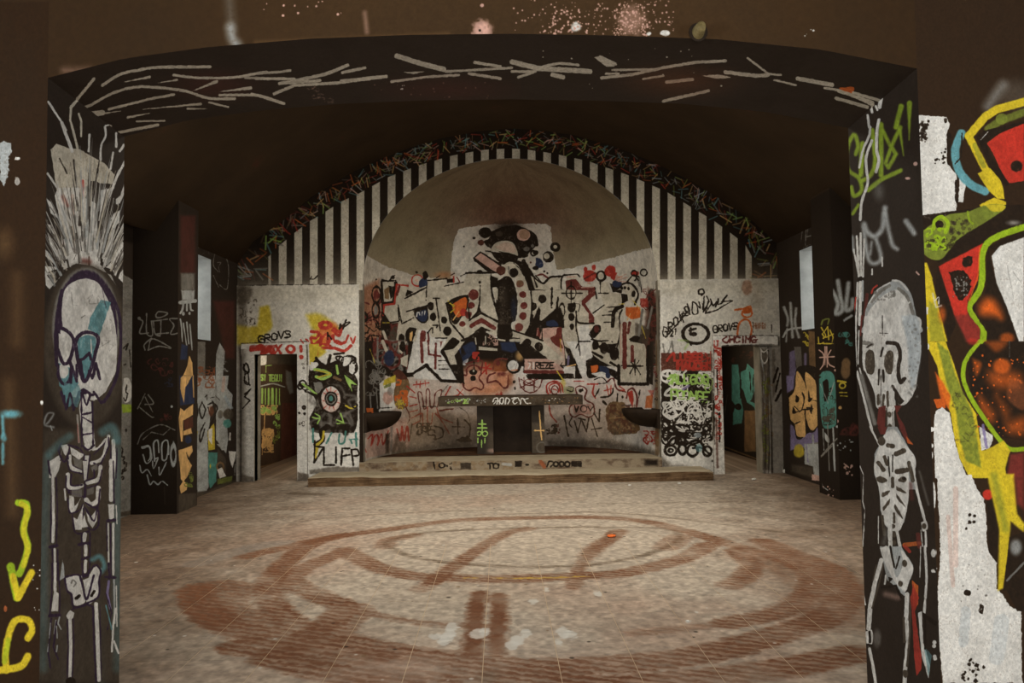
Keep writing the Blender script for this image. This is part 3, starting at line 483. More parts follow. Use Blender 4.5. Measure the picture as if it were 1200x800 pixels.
# ---- underside of the arch: white thorn strokes
AP_ = np.array(ARCH); _s = np.concatenate([[0], np.cumsum(np.hypot(*np.diff(AP_, axis=0).T))]); ALEN = _s[-1]; _s = _s / ALEN
def arch_at(u): return np.interp(u, _s, AP_[:, 0]), np.interp(u, _s, AP_[:, 1])
FRISE = 0.045
soffit = Canvas('paint_arch_underside', 2000, 420, lambda u, v: (arch_at(u)[0], YF + (YB - YF) * v, arch_at(u)[1] + FRISE * (1 - v)), 'd', rough=.6).grime(.4, 80, 11).run('''
@ 0 0 .25
~50 %.3 e m 1000,400 160,60 ; l c 14 440,370 350,480 330,510 ; l c 12 340,500 330,540
s c 14 480,400 560,350 660,325 760,315 985,313 ; n c 13 700,360 580,385 ; n c 10 830,375 740,388 ; s c 13 375,512 430,490 520,440 620,410 720,408 860,425 980,460 1100,462 ; s c 12 510,512 640,480 730,458 815,443
l c 26 425,535 480,528 ; n c 12 430,540 565,520 ; n c 12 940,487 670,512 ; n c 12 600,550 705,530 ; l c 8 640,568 770,566 ; l c 14 545,625 560,620 740,585 ; l c 14 545,625 545,645 ; s c 12 815,352 940,365 1100,362 1200,345 1300,338 1360,330 ; n c 16 1015,382 900,428 ; n c 16 1175,412 1030,430 ; l c 12 1030,445 1200,445 1330,485 ; l c 9 980,480 1070,502 ; n c 10 880,510 970,510 ; l c 10 495,585 520,590 ; l c 10 1150,365 1380,370
@ 300 0 .25
l c 14 0,368 180,370 ; l c 12 -80,362 50,335 ; s c 16 110,392 200,375 330,345 430,305 ; l c 14 115,390 300,378 ; l c 14 85,440 180,400 390,388 610,358 ; l c 16 400,380 610,358 ; l c 14 405,340 510,318 ; s c 14 -20,440 40,455 130,485 ; f c 690,338 790,335 740,348
l c 24 660,262 780,300 880,325 ; l c 12 890,335 1200,318 ; l c 12 635,383 800,360 950,352 ; l c 14 1000,345 1145,368 ; l c 14 1025,292 1145,312 ; ^8 %.3 z p 3 6 240,400 360,480 ; %.4 p p 5 16 500,380 1100,460 ; p w 6 4 670,400 710,420 ; ~60 %.35 e m 900,420 200,40
@ 600 0 .25
l c 24 0,290 120,320 365,335 ; l c 12 0,335 110,335 30,362 ; s c 12 110,320 220,298 310,305 ; l c 20 190,350 240,362 ; f c 385,268 420,262 490,295 480,312 440,312 ; l c 14 420,365 560,350 720,315 860,292 1000,285 ; l c 10 440,345 500,345 ; l c 10 470,328 660,325 ; l c 10 615,370 710,355 ; l c 16 725,385 845,372 ; l c 14 710,474 920,426 ; g c 890,355 960,350 1025,362 960,368 ; l c 18 1000,338 1140,355 1200,352 ; l c 10 1105,272 1200,345 ; ~60 %.35 e q 780,380 200,60 ; p c 4 20 100,220 1000,440
@ 900 0 .25
l c 10 0,345 60,352 ; l c 10 30,375 130,398 ; l c 20 140,368 300,398 ; l c 12 265,412 330,422 ; l c 16 320,460 465,502 ; g o 330,412 400,408 390,440 345,430 ; l c 16 330,425 490,480 490,520 ; l c 14 400,435 520,470 530,500 ; l c 18 420,455 490,490
''').grime(.12, 40, 12)

# ---- altar wall: striped tympanum, confetti band, the two door panels with warm light tinted into their upper part
INNER = [(312, 303), (328, 287), (346, 272), (363, 259), (382, 247.6), (400, 236), (418, 228), (436, 218), (453.5, 208), (471.6, 201), (489.5, 194), (508, 188.6), (526, 183),
         (544, 179.6), (562, 176), (580, 174.5), (600, 174), (617, 175), (635, 177.6), (654, 181), (671, 184.7), (689, 188.6), (707, 195), (725, 201), (743.6, 208), (761.5, 216),
         (780, 224), (798, 235), (817, 247), (835, 257.5), (853.6, 271), (873, 286), (881, 300)]
AW = Canvas('paint_altar_wall', 1800, 1120, plane_y(YW, WXL - .05, WXR + .05, -.05, 5.75), 'k', rough=.85)
AW.fill([(314, 345)] + INNER + [(881, 335)], PAL['k'])
for i in range(-1, 31):
    x = 326.7 + 18.23 * i
    P = [(px, py) for px, py in INNER if x < px < x + 9.1]
    top = lambda q: np.interp(q, [a for a, b in INNER], [b for a, b in INNER])
    x0, x1 = max(x, 314.5), min(x + 9.1, 881)
    AW.fill([(x0, top(x0))] + P + [(x1, top(x1)), (x1, 340), (x0, 340)], PAL['c'], rough=.25)
OUT = [(x, y) for x, y in ((279, 311), (297, 283), (331, 259), (365, 230.6), (407, 205), (441, 188), (481, 173), (515, 162.6), (560, 154), (600, 150.5), (640, 153.5), (671, 158), (722, 172.5), (759, 187), (804, 209), (849, 236), (883, 260), (912, 287))]
CONF = ['x', 'o', 'a', 'r', 'e', 'p', 'h', 'n', 'm', 'l', 'j']
for i in range(620):
    x = RNG.uniform(281, 912)
    yo = np.interp(x, [a for a, b in OUT], [b for a, b in OUT]) + 2
    yi = np.interp(x, [a for a, b in INNER], [b for a, b in INNER]) if 314 < x < 880 else 330
    y = RNG.uniform(yo, yi - 2); big = 1.35 if abs(x - 597) > 240 else 1; t = RNG.uniform(0, math.pi); r = RNG.uniform(2.6, 6) * big
    dx, dy = math.cos(t) * r, math.sin(t) * r
    if y + abs(dy) > yi + 1: continue
    AW.line([(x - dx, y - dy), (x + dx, y + dy)], RNG.uniform(.9, 1.4) * big, PAL[CONF[RNG.integers(len(CONF))]], soft=.9, a=RNG.uniform(.4, .85), rough=.1)
AW.run('''
@ 0 0 1
f w 277,334 421,333 422,600 277,600 ; f w 773,327.5 914,326 918,600 773,600 ; ~8 %.6 f c 277,334 421,333 421,352 277,352 ; ~8 %.6 f c 773,327 915,326 916,345 773,345
~40 %.5 f c 270,320 425,320 425,410 270,410 ; ~40 %.5 f c 770,320 920,320 920,400 770,400 ; ~4 %.6 f f 279,330 289,330 289,570 279,570 ; ~5 %.5 f f 884,405 920,405 920,570 890,570 ; e k 600,153 2,2
@ 260 300 .15
l k 9 700,160 690,180 720,180 750,150 ; l k 4 120,230 1065,220
~20 %.7 g f 120,240 230,240 230,330 170,380 120,360 ; ^10 %.7 z f 7 12 125,340 280,600 ; ~16 g y 300,400 370,390 390,480 395,560 330,620 250,640 230,560 280,540 ; ~24 %.9 f y 120,540 260,560 330,620 300,690 120,690
t k 12 290,675 52,52,10 GROVS
~24 g y 660,460 760,450 860,510 920,570 900,600 800,580 720,580 ; ~16 g y 700,620 780,600 820,700 780,780 700,780 ; ~20 %.8 g o 740,580 880,520 900,600 800,700
s r 22 700,590 760,600 740,640 700,640 720,690 780,640 760,600 ; o r 26 810,540 38,24 ; s r 24 880,570 920,590 940,550 920,620 870,580 ; s r 20 770,700 790,640 830,610 830,690 870,620 880,660 930,690 960,670 ; l r 26 840,670 830,640 ; s r 16 900,660 960,680 990,620 ; l r 12 620,655 640,680 ; l r 12 660,650 680,665 ; l r 14 1010,640 1025,680 ; l r 14 1045,630 1030,680
s r 18 710,690 760,680 850,700 ; s r 24 740,770 790,720 880,720 960,740 1010,700 ; l k 12 930,530 920,570 960,530 950,570 ; s k 12 960,545 975,500 970,520 1000,520 950,560 ; l k 12 840,620 860,650 ; l k 12 830,600 830,650
@ 260 400 .15
f w 160,20 680,20 680,60 160,60 ; l r 30 240,65 300,60 ; ^5 z r 22 12 290,30 420,100 ; l r 18 430,30 470,95 ; l r 18 470,30 425,95 ; o r 22 545,60 28,26 ; ^6 %.8 l r 26 240,45 420,40 ; l r 24 625,40 628,75 ; e r 628,122 18,18 ; l k 5 160,15 670,0 ; ~6 l k 6 670,30 675,180
f y 685,20 760,20 750,100 730,180 690,180 ; ~14 f y 740,20 820,80 760,120
s k 13 190,180 180,220 220,240 215,190 200,170 ; l k 10 180,180 195,260 ; s k 11 190,260 215,250 220,330 190,320 190,270 ; s k 11 185,300 230,340 ; l k 10 190,410 235,370 190,430 230,460 175,520 ; e k 650,515 18,18 ; e k 612,557 10,10 ; e k 655,562 10,10 ; %.7 z k 5 4 610,170 650,210 ; %.7 z k 5 6 615,620 655,690
g k 690,200 740,140 820,180 900,150 1000,200 1060,300 1060,440 1060,640 1000,740 860,740 720,700 690,600 740,480 690,380 680,260 ; %.6 ~10 z h 20 14 700,300 1050,700 ; z k 14 12 840,120 1050,260
g w 700,160 760,170 720,220 690,220 ; o k 12 1000,150 45,40 ; o k 12 1030,200 30,50 ; g w 960,120 1010,130 990,180 950,190 ; g w 1000,180 1040,180 1030,250 1000,240 ; l k 22 740,130 790,200 ; l k 26 850,110 830,190 ; l k 16 880,100 960,90
s j 24 730,220 800,230 850,260 790,290 740,275 ; s y 10 740,225 850,250 750,280 ; f j 960,260 1000,290 1060,340 1010,330 1020,390 980,320 ; l j 18 900,190 910,250 ; %.9 l n 22 880,280 930,300 ; g h 720,320 780,320 790,380 740,400
o k 14 640,330 25,25 ; o k 12 620,350 18,20 ; o k 12 660,360 20,20 ; s j 16 640,330 690,370 740,410 ; l k 16 660,390 740,420 ; s y 14 970,500 1010,520 1050,510 ; o k 10 1040,500 20,18 ; s j 10 730,560 770,590 750,640 ; l j 10 740,600 710,590 ; l j 10 745,600 770,600 ; s j 12 930,560 950,620 960,670 ; l j 12 900,610 950,630 ; l j 12 905,640 960,640
e k 855,450 98,112 ; e w 855,450 75,98 ; %.5 e p 855,460 75,92 ; ~3 %.8 s r 7 800,400 830,420 ; %.8 s r 7 790,460 820,470 ; %.8 l r 7 800,520 830,490 ; %.8 l r 7 840,530 850,500 ; %.8 l r 7 880,530 870,500 ; %.8 l r 7 920,480 890,470 ; %.8 l r 7 915,410 885,420 ; %.8 l r 7 900,380 875,400 ; %.8 l r 7 855,360 855,395 ; %.8 l r 7 820,370 835,400
e k 857,447 52,58 ; e h 857,447 40,44 ; e k 857,447 30,34 ; e t 857,445 16,20
~12 f w 700,715 1070,715 1070,800 700,800 ; l t 14 715,700 720,800 ; l t 14 930,720 950,800 ; s t 14 1000,800 990,730 1050,730 1055,800 ; s k 30 770,800 780,720 820,660
@ 260 480 .15
f w 700,180 1070,180 1070,450 690,450 ; ~8 z k 26 5 870,120 1060,200 ; l t 16 715,150 715,250 ; s t 14 820,260 860,180 ; s t 14 920,190 920,260 960,250 970,170 ; l t 14 1010,230 1020,260 ; l t 14 1050,180 1055,280 ; l t 12 1000,230 1060,230
s k 40 830,130 780,170 790,230 740,270 ; s y 18 800,170 790,230 750,280 735,390 ; l y 26 750,270 740,330 ; l k 14 730,240 725,410 ; l k 14 725,410 800,290 740,285 ; l k 16 800,290 800,430 880,430 ; l k 16 895,290 895,410 ; l k 16 945,300 935,430 ; l k 14 945,300 1000,300 ; l k 14 940,360 1000,350 ; l k 16 1015,310 1030,430 ; s k 14 1015,310 1060,310 1070,350 1030,360
~8 %.8 f f 600,480 680,500 690,560 600,560 ; ~8 %.7 f f 690,470 900,440 1080,450 1080,480 690,500 ; ~8 %.7 f f 160,500 260,520 260,560 160,560
@ 760 310 .15
s k 14 300,310 320,390 ; s k 11 340,290 340,380 380,380 370,310 340,290 ; s k 11 360,300 400,340 390,290 ; l k 12 420,310 420,350 ; s k 14 420,230 390,230 390,200 420,195 430,220 410,240 ; l k 11 430,250 425,370 470,290 450,250 ; l k 11 460,290 440,380 490,300 ; s k 12 480,270 500,320 530,290 520,330 ; s k 11 540,270 540,310 570,300 590,260 ; l k 12 610,240 570,290 ; l k 12 570,290 650,285 ; s k 12 650,285 570,330 520,360 440,380
t k 11 108,560 42,70,40 GROVS ; l k 10 130,570 300,370 ; t k 9 165,560 30,45,14 21 ; s k 10 270,450 250,390 300,380
o k 22 365,540 100,76 ; l k 22 325,500 325,545 ; l k 18 315,515 365,500 ; e k 350,545 24,18 ; ~8 %.6 s j 12 230,590 310,600 280,660 ; l k 12 310,600 330,630
t k 11 500,530 40,52,6 GROVS ; l k 8 640,480 690,490 ; ~3 l o 14 670,355 740,345 ; ~3 g o 730,340 790,320 805,350 790,380 730,380 ; ~3 o o 14 765,380 38,32 ; ~3 s o 16 690,550 700,470 740,430 780,440 800,500 795,550 ; %.7 t q 6 820,500 16,44,0 HHIHBI ; l k 8 810,450 810,530 ; l k 7 955,470 958,530 ; ~60 %.22 l n 60 830,60 850,300 ; ~10 %.5 e q 765,180 40,60
f w 485,555 1000,555 1000,625 485,625 ; l k 4 490,555 1000,555 1003,625 570,632 ; ~2 s m 13 600,565 570,590 600,610 620,590 ; t m 12 625,608 42,44,0 HCIMG ; s m 9 780,600 840,585 ; t r 9 505,640 18,44,0 LT ; ~6 s h 12 110,620 120,680 ; s h 14 180,600 190,690 ; s h 12 150,700 180,600
@ 760 400 .15
f z 95,90 490,95 490,230 95,230 ; z r 8 12 200,80 480,225 ; s r 18 140,150 190,90 200,150 ; l r 14 230,160 230,220 ; t r 20 220,215 48,50,0 MAUOH ; t r 18 200,150 45,55,0 LUSEB
f k 95,230 495,230 500,560 95,560 ; z w 16 18 100,230 300,420 ; ^6 z w 20 34 100,460 495,700 ; z k 12 40 100,460 495,800 ; z w 14 10 380,240 495,360
s j 20 150,290 210,260 160,330 ; t j 16 180,330 48,70,0 ALLGOG ; %.9 l v 18 260,380 310,345 ; t j 15 175,450 50,75,-4 POONGE ; z j 7 8 160,260 490,460
z w 10 14 200,440 480,620 ; s w 10 230,640 330,630 420,670 490,730 ; e k 330,700 110,60 ; z w 8 10 240,650 460,790
l r 16 510,50 560,60 ; z r 10 16 505,70 560,210 ; ^4 z r 8 24 512,210 570,560 ; l k 8 525,210 530,420 ; l k 14 545,560 545,780 ; l k 10 525,555 550,580 ; ^5 z r 6 12 515,560 560,760 ; ~6 l k 4 500,60 508,800
%.8 l h 10 980,60 985,380 ; ~10 %.6 f f 930,60 980,60 990,400 940,500 930,800 ; l k 18 1005,210 970,320 ; l k 12 1020,250 1000,340 ; l k 14 1000,310 990,390 ; l k 20 1030,380 990,460 ; l k 14 880,60 860,160
@ 760 400 .15
f h 855,20 960,20 970,1000 870,1000 ; ~10 %.7 f f 870,60 930,60 940,1000 880,1000 ; s w 10 870,60 890,80 930,60 ; s w 10 875,70 880,140 900,170 930,120 925,80 ; s s 8 880,150 895,250 890,400 905,600 ; s s 7 940,200 945,400 950,700 ; ^8 z e 9 14 880,200 940,720 ; ^8 %.7 z n 10 10 880,300 965,900 ; ^8 %.8 z e 8 10 880,700 940,1000
@ 760 460 .15
f w 95,440 510,440 520,570 150,570 ; z k 10 40 100,60 500,330 ; z w 12 22 110,60 490,300 ; o k 20 170,450 45,38 ; o k 14 170,450 18,14 ; o k 18 130,320 22,40 ; o k 18 260,440 30,40 ; o k 20 340,450 40,45 ; o k 18 455,455 32,38 ; s k 20 130,420 200,350 240,420 ; s k 20 290,400 380,370 430,420 ; s k 16 340,430 410,430 480,480 ; z k 16 12 200,250 480,400 ; %.7 e l 380,330 30,20 ; %.6 e a 390,430 26,30 ; e k 495,530 7,10 ; ~8 %.8 l z 14 520,200 530,580 ; ~20 %.7 f f 100,500 180,560 300,570 100,590
''').grime(.13, 50, 15)

